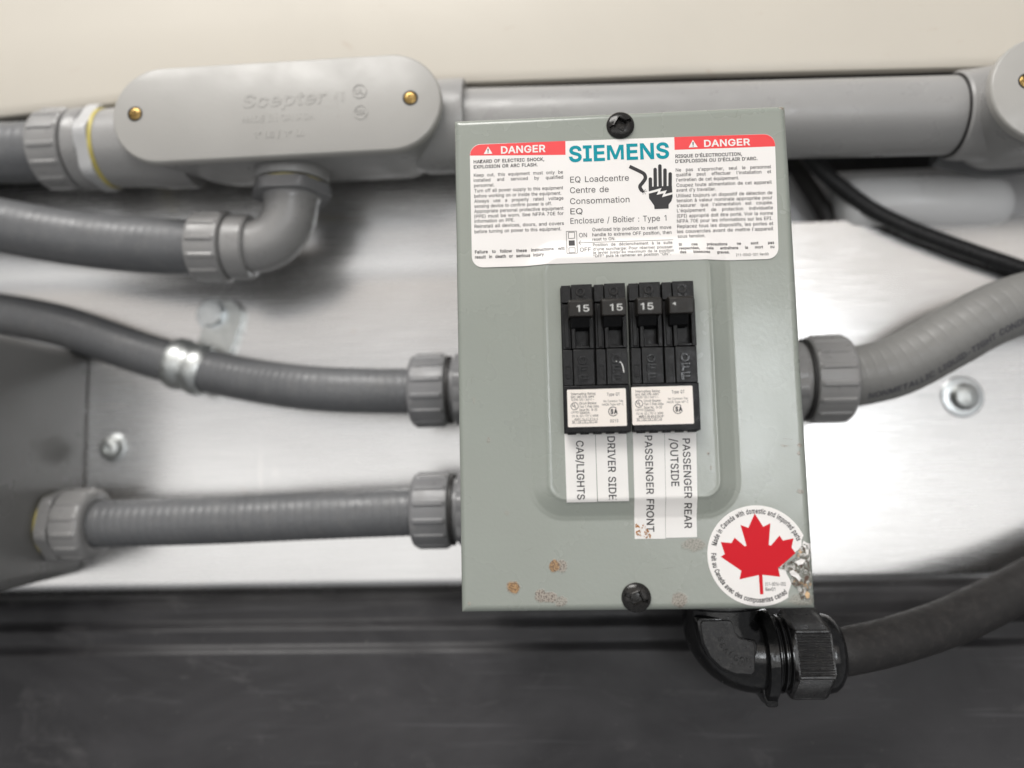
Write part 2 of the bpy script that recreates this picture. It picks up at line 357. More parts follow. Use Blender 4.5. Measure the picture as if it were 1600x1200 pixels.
# ---- lettering: the built-in font turned into flat meshes
from mathutils.geometry import tessellate_polygon
FONT = {
    '"': (321, [[136,509,70,509,78,318,128,318],[250,509,185,509,193,318,243,318]]),
    "'": (206, [[136,509,70,509,78,318,128,318]]),
    '(': (273, [[177,539,142,468,114,384,96,293,89,207,102,93,147,-40,177,-96,236,-96,193,3,165,91,153,172,154,258,182,399,236,539]]),
    ')': (273, [[103,356,118,272,121,184,98,56,37,-96,97,-96,117,-59,167,72,184,187,175,308,147,427,97,539,37,539,73,457]]),
    ',': (188, [[137,71,68,71,38,-119,84,-119]]),
    '-': (453, [[114,188,337,188,337,244,114,244]]),
    '.': (188, [[95,-4,128,9,141,41,128,73,95,87,63,73,50,41,63,9]]),
    '/': (249, [[14,-76,71,-76,235,533,178,533]]),
    '0': (453, [[405,254,393,364,358,447,333,476,302,498,267,511,227,516,187,511,151,498,121,476,95,447,60,364,48,254,60,144,95,62,120,32,151,11,187,-2,227,-7,267,-2,302,11,333,32,359,62,393,144],[313,103,276,63,227,50,177,63,140,103,117,168,109,254,117,341,140,405,177,446,227,460,276,446,313,405,336,341,344,254,336,168]]),
    '1': (453, [[212,55,76,55,76,0,391,0,391,55,276,55,276,509,198,509,86,427,86,358,209,448]]),
    '2': (453, [[214,515,143,496,111,473,86,442,71,405,66,362,127,362,134,402,153,433,184,453,224,460,262,454,297,432,315,403,320,366,311,327,282,282,64,47,64,0,389,0,389,57,153,57,315,232,365,304,378,345,381,382,373,420,356,453,330,480,297,501,258,513]]),
    '3': (453, [[157,248,242,244,288,226,312,202,327,165,327,123,311,88,281,64,241,51,191,52,149,68,120,97,109,132,44,132,60,74,98,30,152,2,218,-7,277,1,327,23,365,58,387,103,393,145,387,186,371,222,352,246,318,271,276,286,220,289,372,461,372,509,70,509,70,452,288,452,157,299]]),
    '4': (453, [[282,164,109,166,311,509,247,509,40,158,40,105,282,105,282,0,343,0,343,105,413,105,413,163,343,164,343,318,282,318]]),
    '5': (453, [[98,249,128,246,180,272,241,275,286,254,317,214,328,170,320,117,298,82,257,56,215,50,179,58,138,89,122,130,60,130,73,76,108,32,159,3,221,-7,289,6,318,21,350,49,374,85,385,117,389,190,379,231,360,267,328,301,294,321,255,332,209,332,172,323,134,301,151,452,366,452,366,509,96,509,67,253]]),
    '6': (453, [[125,158,132,201,153,235,186,258,226,265,267,258,299,235,320,201,327,157,320,114,299,79,267,56,226,48,186,56,153,79,132,114],[307,299,278,309,235,314,200,309,174,294,322,509,252,509,110,298,84,249,68,199,66,126,75,94,96,56,125,26,152,10,182,-1,226,-7,260,-4,301,9,327,26,356,55,377,92,386,123,389,169,381,212,365,248,340,278]]),
    '7': (453, [[62,452,323,452,97,0,165,0,391,449,391,509,62,509]]),
    '8': (453, [[182,228,226,235,270,228,305,208,329,177,337,139,329,102,307,74,272,55,226,49,180,55,145,74,123,102,115,139,123,177,147,208],[315,493,269,511,226,516,184,511,137,493,101,464,82,434,70,380,79,333,105,293,153,265,113,249,81,220,59,181,52,135,64,78,101,33,156,3,226,-7,296,3,352,33,388,78,401,135,393,181,372,220,339,249,300,265,347,293,373,333,382,380,370,434,350,464],[226,290,189,296,159,313,139,341,133,376,139,410,159,437,188,454,226,460,264,454,294,437,313,410,319,376,312,341,293,313,263,296]]),
    '9': (453, [[320,394,327,350,320,308,299,273,267,251,226,243,186,251,154,274,133,308,125,352,133,395,154,429,186,452,226,460,267,452,299,429],[137,214,175,199,218,195,252,200,278,215,130,0,200,0,343,211,368,259,385,309,386,382,377,414,356,452,328,482,301,499,260,513,226,516,192,513,152,499,117,476,90,445,72,407,65,375,71,297,83,269,106,237]]),
    ':': (188, [[95,87,63,73,50,41,63,9,95,-4,128,9,141,41,128,73],[141,316,128,349,95,362,63,349,50,316,63,284,95,271,128,284]]),
    'A': (480, [[134,142,345,142,395,0,463,0,276,509,201,509,16,0,85,0],[264,372,325,199,153,199,220,393,239,456]]),
    'B': (456, [[288,3,344,18,384,45,404,75,415,108,418,146,412,181,398,210,374,237,315,267,369,297,395,344,394,410,381,442,359,469,320,495,278,506,60,509,60,0],[317,211,342,184,354,155,354,120,341,92,323,74,272,58,125,57,125,231,279,228],[245,286,125,285,125,452,252,451,291,443,323,417,336,372,323,326,283,294]]),
    'C': (510, [[408,160,393,120,366,88,332,66,292,55,256,53,213,62,175,82,144,114,116,168,105,223,106,300,120,352,143,394,174,426,223,450,267,456,315,449,357,428,389,395,408,348,473,348,463,385,443,426,421,453,388,481,314,511,267,516,220,511,150,484,115,456,86,421,52,346,40,254,44,197,57,146,77,101,104,63,138,33,177,11,220,-2,267,-7,341,5,402,38,448,91,473,160]]),
    'D': (502, [[325,492,278,504,125,508,125,509,60,509,60,0,219,0,274,4,322,17,364,39,398,68,426,105,446,149,458,199,462,255,458,311,440,377,418,418,377,461],[221,452,299,438,329,422,354,399,388,337,399,255,394,198,379,149,361,119,328,87,284,66,244,58,125,57,125,452]]),
    'E': (419, [[125,452,372,452,372,509,60,509,60,0,375,0,375,57,125,57,125,229,355,229,355,286,125,286]]),
    'F': (410, [[125,452,369,452,369,509,60,509,60,0,125,0,125,221,346,221,346,278,125,278]]),
    'G': (520, [[478,256,283,256,283,199,415,199,410,160,396,123,360,81,309,57,246,54,184,76,151,105,125,145,109,194,103,254,109,314,125,364,150,404,183,432,243,454,310,450,342,437,369,416,390,388,408,349,474,349,454,409,416,458,366,493,304,513,233,514,175,498,114,456,77,407,52,346,41,274,47,179,69,116,104,64,149,25,205,1,269,-7,312,-3,365,13,409,41,436,69,457,103,471,141]]),
    'H': (517, [[392,289,125,289,125,509,60,509,60,0,125,0,125,232,392,232,392,0,457,0,457,509,392,509]]),
    'I': (300, [[31,452,118,452,118,57,31,57,31,0,269,0,269,57,183,57,183,452,269,452,269,509,31,509]]),
    'J': (396, [[326,81,336,145,336,509,272,509,268,114,258,88,242,69,212,53,185,50,142,59,116,81,101,114,98,173,33,173,39,95,66,43,111,9,153,-4,185,-7,246,3,294,33]]),
    'K': (467, [[364,509,288,426,174,303,124,241,124,280,125,509,60,509,60,0,125,0,124,167,198,245,372,0,449,0,241,290,448,509]]),
    'L': (393, [[125,509,60,509,60,0,361,0,361,57,125,57]]),
    'M': (628, [[568,0,568,509,476,509,350,181,315,72,286,163,152,509,60,509,60,0,122,0,120,405,119,436,167,301,286,0,342,0,471,331,507,438,506,413,504,0]]),
    'N': (523, [[399,163,404,74,360,156,136,509,60,509,60,0,125,0,119,432,171,342,387,0,463,0,463,509,399,509]]),
    'O': (533, [[203,443,267,456,330,443,383,404,418,341,430,254,418,168,383,105,330,66,267,53,203,66,151,105,116,168,103,254,116,340,151,404],[357,498,314,511,267,516,220,511,177,498,138,475,105,445,78,407,57,362,44,311,40,254,44,197,57,146,78,101,105,63,138,33,177,11,220,-2,267,-7,314,-2,357,11,396,33,429,63,456,101,477,146,489,197,493,254,489,311,477,362,456,407,429,445,396,475]]),
    'P': (445, [[125,242,125,452,251,451,303,435,323,418,338,389,344,355,342,319,323,277,284,250,242,243],[366,233,390,265,404,304,408,359,398,411,373,455,332,487,263,507,60,509,60,0,125,0,125,186,289,191,332,207]]),
    'Q': (533, [[418,341,430,254,418,168,383,105,364,91,313,159,245,159,317,63,267,53,203,66,151,105,116,168,103,254,116,340,151,404,203,443,267,456,330,443,383,404],[177,498,138,475,105,445,78,407,57,362,44,311,40,254,44,197,57,146,78,101,105,63,138,33,177,11,220,-2,267,-7,314,-2,357,11,401,-48,468,-48,403,39,429,63,456,101,477,146,489,197,493,254,489,311,477,362,456,407,429,445,396,475,357,498,314,511,267,516,220,511]]),
    'R': (449, [[339,393,344,331,323,285,284,262,243,255,125,255,125,452,252,451,304,436,323,420],[367,240,390,271,407,319,408,374,395,424,367,465,333,489,264,507,60,509,60,0,125,0,125,199,245,202,353,0,428,0,313,211,333,217]]),
    'S': (447, [[364,233,305,266,164,311,135,330,119,352,116,387,132,423,167,448,209,458,257,456,302,437,326,412,337,378,401,378,391,424,365,463,326,493,275,511,191,513,119,488,87,463,70,440,52,383,60,326,95,281,154,249,296,205,325,186,340,166,345,126,325,87,293,63,241,50,187,53,142,71,116,98,104,137,38,137,54,77,91,31,149,1,224,-9,290,-1,352,27,392,72,408,128,401,185]]),
    'T': (449, [[32,452,193,452,193,0,257,0,257,452,417,452,417,509,32,509]]),
    'U': (517, [[393,178,386,136,368,99,338,72,298,56,259,52,220,56,180,72,155,93,133,128,124,178,124,509,60,509,60,160,74,101,106,52,143,22,203,-2,259,-8,340,5,403,43,443,101,457,173,457,509,393,509]]),
    'V': (480, [[16,509,204,0,278,0,463,509,395,509,242,51,219,126,84,509]]),
    'W': (686, [[530,0,670,509,603,509,506,126,492,60,380,509,306,509,218,171,193,59,175,145,82,509,16,509,155,0,230,0,325,350,343,438,353,382,455,0]]),
    'X': (474, [[382,0,456,0,276,263,446,509,374,509,269,357,238,302,219,337,104,509,29,509,200,260,18,0,91,0,204,162,237,219,254,188]]),
    'Y': (472, [[238,259,229,279,91,509,16,509,203,208,203,0,268,0,268,208,455,509,381,509,265,318]]),
    'Z': (438, [[138,87,397,462,397,509,40,509,40,452,324,454,306,431,42,46,42,0,399,0,399,57,113,54]]),
    'a': (389, [[93,91,93,120,103,139,125,155,200,171,276,190,272,115,257,83,234,62,202,49,170,45,134,51,107,66],[133,375,79,346,57,322,41,291,100,274,118,301,159,326,220,329,256,311,274,273,275,248,265,235,100,203,63,183,38,150,31,90,52,38,94,5,160,-9,197,-5,226,6,252,25,272,52,277,52,277,0,337,0,335,281,322,320,296,353,257,374,210,384]]),
    'b': (424, [[174,57,140,86,120,132,113,189,120,247,140,291,174,320,220,330,267,319,301,290,321,245,328,189,321,133,301,88,267,57,220,47],[379,270,364,303,338,340,304,366,263,381,220,384,177,375,148,357,116,319,114,509,53,509,53,0,112,0,112,59,118,59,141,27,167,7,198,-5,229,-8,274,-2,304,10,338,37,365,74,382,120,389,160,389,218]]),
    'c': (396, [[173,325,207,330,238,326,267,313,290,289,303,262,362,277,336,327,289,365,228,383,159,378,107,353,68,312,43,256,34,187,46,108,82,46,137,6,207,-8,261,-1,306,21,341,56,363,102,304,117,292,89,274,68,246,53,217,47,165,54,124,89,108,117,98,160,97,206,106,250,124,287,145,310]]),
    'd': (424, [[158,57,124,88,103,133,96,189,103,245,124,290,157,319,205,330,251,320,284,291,305,247,312,189,305,132,284,86,250,57,205,47],[372,509,311,509,308,319,280,353,247,375,204,384,162,381,121,366,87,340,60,303,46,270,35,218,35,160,42,120,60,74,86,37,121,10,161,-5,195,-8,227,-5,258,7,284,27,307,59,313,59,313,0,372,0]]),
    'e': (404, [[311,19,345,51,365,91,306,105,278,66,229,47,187,48,151,61,118,92,102,130,97,169,371,169,363,263,331,329,307,351,273,371,205,384,157,378,106,353,74,320,46,267,35,215,35,159,43,120,61,74,90,38,127,11,173,-5,212,-8,266,-1],[189,329,229,328,257,318,278,300,298,269,307,221,99,221,101,249,116,282,135,304,159,321]]),
    'f': (254, [[171,470,200,474,227,468,235,495,243,521,202,529,161,527,113,505,96,486,84,461,83,379,6,379,6,327,83,327,81,0,142,0,144,327,228,327,228,379,145,379,145,443,154,460]]),
    'g': (425, [[305,248,312,193,305,137,285,95,251,68,205,59,158,68,124,96,103,138,96,193,103,246,124,290,158,320,205,330,251,320,285,291],[61,80,87,46,113,27,162,8,227,8,272,28,311,68,307,-38,295,-62,267,-85,218,-97,165,-92,128,-72,101,-41,51,-69,77,-105,112,-130,159,-146,207,-151,261,-145,308,-127,345,-97,367,-54,372,-9,372,379,313,379,313,319,259,370,228,382,196,384,131,371,103,354,73,323,50,282,39,246,37,149]]),
    'h': (410, [[287,283,296,246,296,0,357,0,356,264,345,313,321,349,295,369,264,380,227,384,187,379,137,349,114,308,114,509,53,509,53,0,114,0,114,227,126,283,161,317,190,327,220,329,246,323,267,310]]),
    'i': (167, [[54,455,84,443,114,455,126,483,114,512,84,524,54,512,41,483],[53,379,53,0,114,0,114,379]]),
    'j': (167, [[126,483,114,512,83,524,53,512,41,483,53,455,83,443,114,455],[76,-122,102,-90,113,-47,114,379,53,379,52,-42,46,-64,34,-78,-10,-87,-10,-143,-3,-143,45,-137]]),
    'k': (381, [[284,379,121,212,114,212,114,509,53,509,53,0,114,0,114,141,154,178,294,0,372,0,201,216,360,379]]),
    'l': (189, [[53,74,61,40,80,15,101,3,139,-2,181,3,170,54,137,53,120,62,114,99,114,509,53,509]]),
    'm': (610, [[148,314,173,326,199,330,222,328,248,316,266,295,273,275,274,0,335,0,338,270,348,295,365,314,389,326,419,330,467,317,483,302,492,281,496,0,557,0,557,255,551,305,536,335,510,364,476,381,437,386,394,380,352,357,322,321,317,308,309,331,287,361,257,380,219,386,178,378,146,360,121,329,112,305,112,379,53,379,53,0,114,0,117,266,129,294]]),
    'n': (410, [[287,283,296,246,296,0,357,0,356,264,344,313,321,349,295,369,264,380,227,384,187,379,137,349,112,305,112,379,53,379,53,0,114,0,114,227,126,283,161,317,190,327,220,329,246,323,267,310]]),
    'o': (415, [[287,82,250,54,207,46,165,54,128,82,106,126,96,187,106,250,128,294,165,322,207,330,250,322,287,294,310,250,319,187,310,126],[333,46,369,108,381,187,369,268,333,330,278,371,207,384,137,371,82,330,46,268,34,187,46,108,82,46,137,6,207,-8,278,6]]),
    'p': (424, [[263,-5,294,5,346,45,370,84,385,133,390,189,385,245,375,281,352,323,322,354,284,375,229,384,183,378,152,360,118,319,112,319,112,379,53,379,53,-143,114,-143,114,59,167,7,221,-8],[321,133,301,88,267,57,220,47,174,57,140,86,120,132,113,189,120,247,140,291,174,320,220,330,267,319,301,290,321,245,328,189]]),
    'q': (424, [[272,360,241,378,196,384,141,375,103,354,72,323,50,281,39,245,34,189,39,133,55,84,79,45,130,5,161,-5,204,-8,258,7,311,59,311,-143,372,-143,372,379,313,379,313,319,307,319],[305,132,284,86,250,57,205,47,158,57,124,88,103,133,96,189,103,245,124,290,157,319,205,330,251,320,284,291,305,247,312,189]]),
    'r': (259, [[135,352,115,321,112,379,53,379,53,0,114,0,114,243,123,278,140,301,170,319,200,326,243,322,243,384,196,384,166,375]]),
    's': (365, [[290,24,321,61,331,107,321,150,292,183,254,202,144,232,112,258,109,283,117,304,143,324,171,332,205,331,232,323,255,302,268,277,324,290,303,334,273,362,231,380,187,384,123,374,75,343,49,297,50,246,72,208,104,186,225,151,250,139,267,112,262,81,225,52,173,46,143,51,119,64,105,79,94,107,36,94,53,50,84,18,128,-2,182,-8,242,0]]),
    't': (227, [[130,72,127,327,204,327,204,379,127,379,126,471,65,471,65,379,6,379,6,327,65,327,65,93,72,52,86,28,107,10,135,-1,171,-4,213,2,202,54,154,51,139,59]]),
    'u': (410, [[357,0,357,379,296,379,295,137,286,103,268,77,238,57,200,50,164,56,131,81,114,133,114,379,53,379,53,127,62,76,78,44,108,15,138,1,182,-5,231,3,265,23,297,67,298,70,298,0]]),
    'v': (389, [[226,0,371,379,305,379,218,138,195,58,171,138,84,379,17,379,163,0]]),
    'w': (567, [[429,0,545,379,480,379,413,135,397,66,392,91,316,379,252,379,171,62,162,103,87,379,23,379,138,0,199,0,284,312,368,0]]),
    'x': (379, [[282,379,191,232,100,379,29,379,155,195,21,0,91,0,189,156,287,0,358,0,224,192,352,379]]),
    'y': (389, [[144,-53,124,-80,100,-89,61,-86,47,-139,91,-145,134,-138,168,-116,195,-79,371,379,305,379,218,138,195,58,171,138,84,379,17,379,163,-1]]),
    'z': (380, [[48,379,48,323,254,320,42,46,42,0,339,0,339,56,126,56,333,331,333,379]]),
    '|': (230, [[88,-164,141,-164,141,673,88,673]]),
    '~': (453, [[265,143,301,137,332,141,360,155,383,179,397,215,400,253,344,253,332,207,318,196,296,192,272,200,187,260,151,266,121,262,92,248,69,224,55,188,52,150,108,150,111,178,121,196,136,207,157,210,180,202]]),
    '°': (316, [[203,353,183,339,158,334,134,339,113,353,99,373,95,397,99,422,113,443,134,457,158,462,183,457,203,443,217,422,222,397,217,373],[239,316,264,353,273,397,264,442,239,479,202,504,158,513,114,504,77,479,52,442,43,397,52,353,77,316,114,292,158,283,202,292]]),
    'É': (419, [[125,452,372,452,372,509,60,509,60,0,375,0,375,57,125,57,125,229,355,229,355,286,125,286],[307,659,239,659,191,558,241,558]]),
    'Î': (300, [[199,565,260,565,220,613,179,659,121,659,41,567,101,565,150,624],[31,452,118,452,118,57,31,57,31,0,269,0,269,57,183,57,183,452,269,452,269,509,31,509]]),
    'à': (389, [[93,91,93,120,103,139,125,155,200,171,276,190,272,115,257,83,234,62,202,49,170,45,134,51,107,66],[133,375,79,346,57,322,41,291,100,274,118,301,159,326,220,329,256,311,274,273,275,248,265,235,100,203,63,183,38,150,31,90,52,38,94,5,160,-9,197,-5,226,6,252,25,272,52,277,52,277,0,337,0,335,281,322,320,296,353,257,374,210,384],[165,429,215,429,168,529,99,529]]),
    'è': (404, [[311,19,345,51,365,91,306,105,278,66,229,47,187,48,151,61,118,92,102,130,97,169,371,169,363,263,331,329,307,351,273,371,205,384,157,378,106,353,74,320,46,267,35,215,35,159,43,120,61,74,90,38,127,11,173,-5,212,-8,266,-1],[180,429,230,429,182,529,114,529],[307,221,99,221,101,249,116,282,135,304,159,321,189,329,229,328,257,318,278,300,298,269]]),
    'é': (404, [[311,19,345,51,365,91,306,105,278,66,229,47,187,48,151,61,118,92,102,130,97,169,371,169,363,263,331,329,307,351,273,371,205,384,157,378,106,353,74,320,46,267,35,215,35,159,43,120,61,74,90,38,127,11,173,-5,212,-8,266,-1],[177,429,227,429,293,529,225,529],[307,221,99,221,101,249,116,282,135,304,159,321,189,329,229,328,257,318,278,300,298,269]]),
    'ê': (404, [[311,19,345,51,365,91,306,105,278,66,229,47,187,48,151,61,118,92,102,130,97,169,371,169,363,263,331,329,307,351,273,371,205,384,157,378,106,353,74,320,46,267,35,215,35,159,43,120,61,74,90,38,127,11,173,-5,212,-8,266,-1],[313,435,273,484,233,529,175,529,95,438,155,435,204,495,252,435],[189,329,229,328,257,318,278,300,298,269,307,221,99,221,101,249,116,282,135,304,159,321]]),
    'î': (167, [[-26,438,34,435,83,495,132,435,193,435,153,484,112,529,54,529],[53,379,53,0,114,0,114,379]]),
    'û': (410, [[357,0,357,379,296,379,295,137,286,103,268,77,238,57,200,50,164,56,131,81,114,133,114,379,53,379,53,127,62,76,78,44,108,15,138,1,182,-5,231,3,265,23,297,67,298,70,298,0],[156,435,205,495,253,435,314,435,274,484,234,529,176,529,96,438]]),
}

FONT['\u03bc'] = (615, [[30, 0, 128, 0, 128, 352, 258, 20, 352, 20, 482, 352, 482, 0, 580, 0, 580, 509, 436, 509, 305, 168, 174, 509, 30, 509]])
FONT['1'] = (430, [[230, 0, 295, 0, 295, 509, 242, 509, 120, 425, 120, 362, 230, 436]])
_tc = {}
def _area(P): return sum(P[i-1][0]*P[i][1]-P[i][0]*P[i-1][1] for i in range(len(P)))
def _inside(q, P):
    w_ = False
    for i in range(len(P)):
        (x0, y0), (x1, y1) = P[i-1], P[i]
        if (y0 <= q[1]) != (y1 <= q[1]) and q[0] < x0+(q[1]-y0)/(y1-y0)*(x1-x0): w_ = not w_
    return w_
def _bold(P, d):
    n = len(P); out = []
    for i in range(n):
        p, q, r = Vector(P[i-1]), Vector(P[i]), Vector(P[(i+1) % n])
        e1, e2 = (q-p).normalized(), (r-q).normalized()
        n1, n2 = Vector((e1.y, -e1.x)), Vector((e2.y, -e2.x)); m_ = n1+n2
        if m_.length < .3: m_ = n1
        m_ = m_.normalized()/max(.55, m_.normalized().dot(n1)); out.append(tuple(q+m_*d))
    return out
def glyphs(txt, bold=0.0):
    """flat triangles for a string, one em high; bold widens every stroke"""
    key = (txt, bold)
    if key in _tc: return _tc[key]
    x = 0; V, F = [], []
    for ch in txt:
        if ch == ' ': x += .28; continue
        adv, cs = FONT[ch]
        loops = [[(k[i]/1000, k[i+1]/1000) for i in range(0, len(k), 2)] for k in cs]
        if bold and ch != '\u03bc': loops = [_bold(l, bold) for l in loops]
        outer = [l for l in loops if _area(l) > 0]; holes = [l for l in loops if _area(l) <= 0]
        for ol in outer:
            grp = [ol]+[h for h in holes if _inside(h[0], ol)]
            tri = tessellate_polygon([[Vector((p[0], p[1], 0)) for p in l] for l in grp])
            o = len(V); V += [(p[0]+x, p[1]) for l in grp for p in l]; F += [(t[0]+o, t[1]+o, t[2]+o) for t in tri]
        x += adv/1000+bold*.9
    _tc[key] = (V, F); return _tc[key]
def extent(vs): return (min(v[0] for v in vs), max(v[0] for v in vs)) if vs else (0, 0)
CAP = max(v[1] for v in glyphs('H')[0])
BOLD = {0: 0.0, 1: .012, 2: .026, 3: .022}
def line(txt, width, cap, b=0, xs=None):
    """list of (vs, fs) laid out in mm with the baseline starting at 0,0"""
    k = cap/CAP; bo = BOLD[b] if isinstance(b, int) else b
    if xs is None: xs = k*.93
    full, ff = glyphs(txt, bo); a, e = extent(full); nat = (e-a)
    words = txt.split(' ')
    if width/nat <= xs*1.10 or len(words) == 1:
        sc = width/nat
        return [([((x-a)*sc, y*k) for x, y in full], ff)]
    ws = [glyphs(wd, bo) for wd in words]; ex = [extent(q[0]) for q in ws]
    tot = sum((q[1]-q[0])*xs for q in ex); gap = (width-tot)/(len(words)-1); x = 0; out = []
    for (vs, fs), (a, e) in zip(ws, ex):
        out.append(([((px-a)*xs+x, py*k) for px, py in vs], fs)); x += (e-a)*xs+gap
    return out
def put(g, pieces, f):
    for vs, fs in pieces: g.add([f(x, y) for x, y in vs], fs)
    return g

# ------------------------------------------------------------------ the setting: wall panels behind the equipment
def extrude_profile(name, prof, xs, mat, thick=1.5):
    """profile of (Y,Z) points carried along X, with a thickness away from the viewer"""
    n = len(prof); ring = [(y, z) for y, z in prof]+[(y+thick, z) for y, z in reversed(prof)]
    g = G(); g.loft([[(x, y, z) for y, z in ring] for x in xs])
    return make(name, g, mat, root=(xs[0], prof[0][0], prof[-1][1]), angle=25)
def arc_pts(pts, r=4, n=5):
    """round the corners of an open (Y,Z) polyline"""
    out = [pts[0]]
    for i in range(1, len(pts)-1):
        a, b, c = Vector(pts[i-1]), Vector(pts[i]), Vector(pts[i+1])
        d1, d2 = (a-b), (c-b); rr = min(r, d1.length*.45, d2.length*.45)
        p, q = b+d1.normalized()*rr, b+d2.normalized()*rr
        for k in range(n+1):
            t = k/n; s = p*(1-t)**2+b*2*t*(1-t)+q*t*t; out.append((s.x, s.y))
    out.append(pts[-1]); return out

xsl = [-620, -420, -330, -240, -150, -60, 20]
struct(extrude_profile('aluminium_wall_sheet', arc_pts([(94.5, 112), (98.2, 70), (100, 58), (100, -98), (101.5, -102), (106, -107)], 8), xsl, MT['alu'], 1.6))
xsr = [20.2, 90, 160, 250, 340, 540]
struct(extrude_profile('aluminium_wall_sheet', arc_pts([(99.6, 77.5), (99.9, 62), (100, 46), (100, -98), (101.5, -102), (106, -107)], 8), xsr, MT['alu'], 1.6))
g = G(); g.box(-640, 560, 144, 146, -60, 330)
struct(make('rear_wall_panel', g, MT['shaderear'], root=(0, 144, -60)))
g = G(); g.box(60, 560, 124, 126, 40, 112)
struct(make('pale_rear_panel', g, MT['rear'], root=(0, 124, 40)))
# beige painted panel across the top, its lower edge not quite straight
edge = [(-640, 112), (-500, 121), (-330, 131.6), (-290, 133.6), (-235, 137.6), (-190, 139.0), (-90, 139.6), (40, 138.2), (170, 135.0), (400, 129), (560, 124)]
g = G(); sec = lambda x, z: [(x, 61.5, z+1.2), (x, 60.6, z+3), (x, 60, z+6), (x, 59, z+40), (x, 60, z+120), (x, 62, z+240), (x, 66, z+240), (x, 66, z+1.2)]
g.loft([sec(x, z) for x, z in edge])
struct(make('beige_wall_panel', g, MT['beige'], root=(0, 60, 130), angle=50))
struct(extrude_profile('black_floor_trim', arc_pts([(112, -101), (98, -102.8), (93, -104.5), (91.5, -108), (91, -114), (88, -116), (86, -117.2), (86.5, -124.2), (84.5, -126), (83, -127.6), (84, -170), (80, -420)], 1.2, 4), [-640, -250, 0, 250, 560], MT['blackpanel'], 3))

# ------------------------------------------------------------------ the electrical enclosure
HX, HZ = 63.6, 93.8
def sstep(t): t = max(0, min(1, t)); return t*t*(3-2*t)
def rr_sdf(x, z, cx, cz, hx, hz, r):
    qx, qz = abs(x-cx)-hx+r, abs(z-cz)-hz+r
    return math.hypot(max(qx, 0), max(qz, 0))+min(max(qx, qz), 0)-r
def drape(x, z): return relief(x, z, True)
def relief(x, z, soft=False):
    """how far the pressed cover stands proud of Y=0"""
    d = -rr_sdf(x, z, .6, -8.3, 38.0, 52.2, 13)
    t = d/7.2
    h = 2.3*max(0, min(1, t))
    h += (.20*math.exp(-((d-7.2)/2.0)**2)+.12*math.exp(-(d/1.8)**2)) if soft else (.17*math.exp(-((d-7.2)/.55)**2)+.16*math.exp(-(d/.5)**2))
    h += .10*noise.noise(Vector((x*.03, z*.03, 1.7)))+.03*noise.noise(Vector((x*.11, z*.11, 4)))
    e = min(HX-abs(x), HZ-abs(z)); r = 2.4
    if e < r: h -= r-math.sqrt(max(0, r*r-(r-e)**2))
    return h
box = thing('electrical_enclosure', (0, 50, -94), 'sage green metal breaker enclosure with large white danger label and rust spots', 'breaker box')
def axis_pts(h, n, r=2.4):
    a = [-h+(r*(1-math.cos(PI/2*k/5))) for k in range(6)]
    inner = [(-h+r)+(2*h-2*r)*k/n for k in range(1, n)]
    return a+inner+[-v for v in reversed(a)]
X = axis_pts(HX, 270); Z = axis_pts(HZ, 390); nx, nz = len(X), len(Z)
g = G(); vs = [(x, -relief(x, z), z) for z in Z for x in X]
fs = [(j*nx+i, j*nx+i+1, (j+1)*nx+i+1, (j+1)*nx+i) for j in range(nz-1) for i in range(nx-1)]
loop = [i for i in range(nx)]+[j*nx+nx-1 for j in range(1, nz)]+[(nz-1)*nx+i for i in range(nx-2, -1, -1)]+[j*nx for j in range(nz-2, 0, -1)]
o0 = len(vs)
for i in loop: p = vs[i]; vs.append((p[0], 14, p[2]))
n = len(loop)
for k in range(n): fs.append((loop[k], o0+k, o0+(k+1) % n, loop[(k+1) % n]))
g.add(vs, fs); make('cover', g, MT['paint'], box, angle=60)
g = G(); g.prism_xz(rrect(0, 0, HX-1.4, HZ-1.4, 2, 4), 12, 99.5); make('back_box', g, MT['paint'], box)

def screw_head(parent, x, z, rot, name='cover_screw'):
    g = G(); R = 5.3; n = 96
    prof = [(0, R*.98), (.25, R), (.8, R*.93), (1.5, R*.74), (2.0, R*.48), (2.2, R*.2), (2.22, .02)]
    rings = []
    N = 30
    vs = []; fs = []
    grid = 46
    def hh(u, v):
        r = math.hypot(u, v)
        h = 2.3*math.sqrt(max(0, 1-(r/R)**2*.96))-.1
        cu, cv = u*math.cos(rot)+v*math.sin(rot), -u*math.sin(rot)+v*math.cos(rot)
        sq = max(abs(cu*.78+cv*.62), abs(-cu*.62+cv*.78))
        if sq < 1.65: h -= 2.1
        elif sq < 1.9: h -= 2.1*(1.9-sq)/.25
        elif sq < 2.25 and abs(cv) > .6: h += .14
        elif abs(cv) < .55 and abs(cu) < 4.2: h -= 1.0
        return h
    rad = [R*(k/34) for k in range(1, 35)]
    vs.append((x, -hh(0, 0)-relief(x, z)*0-.1, z))
    for r in rad:
        for j in range(n):
            a = 2*PI*j/n; vs.append((x+r*math.cos(a), -max(hh(r*math.cos(a), r*math.sin(a)), 0)-.1, z+r*math.sin(a)))
    for j in range(n): fs.append((0, 1+j, 1+(j+1) % n))
    for i in range(len(rad)-1):
        for j in range(n): fs.append((1+i*n+j, 1+i*n+(j+1) % n, 1+(i+1)*n+(j+1) % n, 1+(i+1)*n+j))
    g.add(vs, fs); o = make(name, g, MT['blackscrew'], parent, angle=38, recalc=False)
    bm = bmesh.new(); bm.from_mesh(o.data); bmesh.ops.recalc_face_normals(bm, faces=bm.faces)
    bm.normal_update()
    if sum(f.normal.y for f in bm.faces) > 0: bmesh.ops.reverse_faces(bm, faces=bm.faces)
    bm.to_mesh(o.data); bm.free()
    return o
screw_head(box, .6, 88.3, .35); screw_head(box, 0, -89.0, -.3)

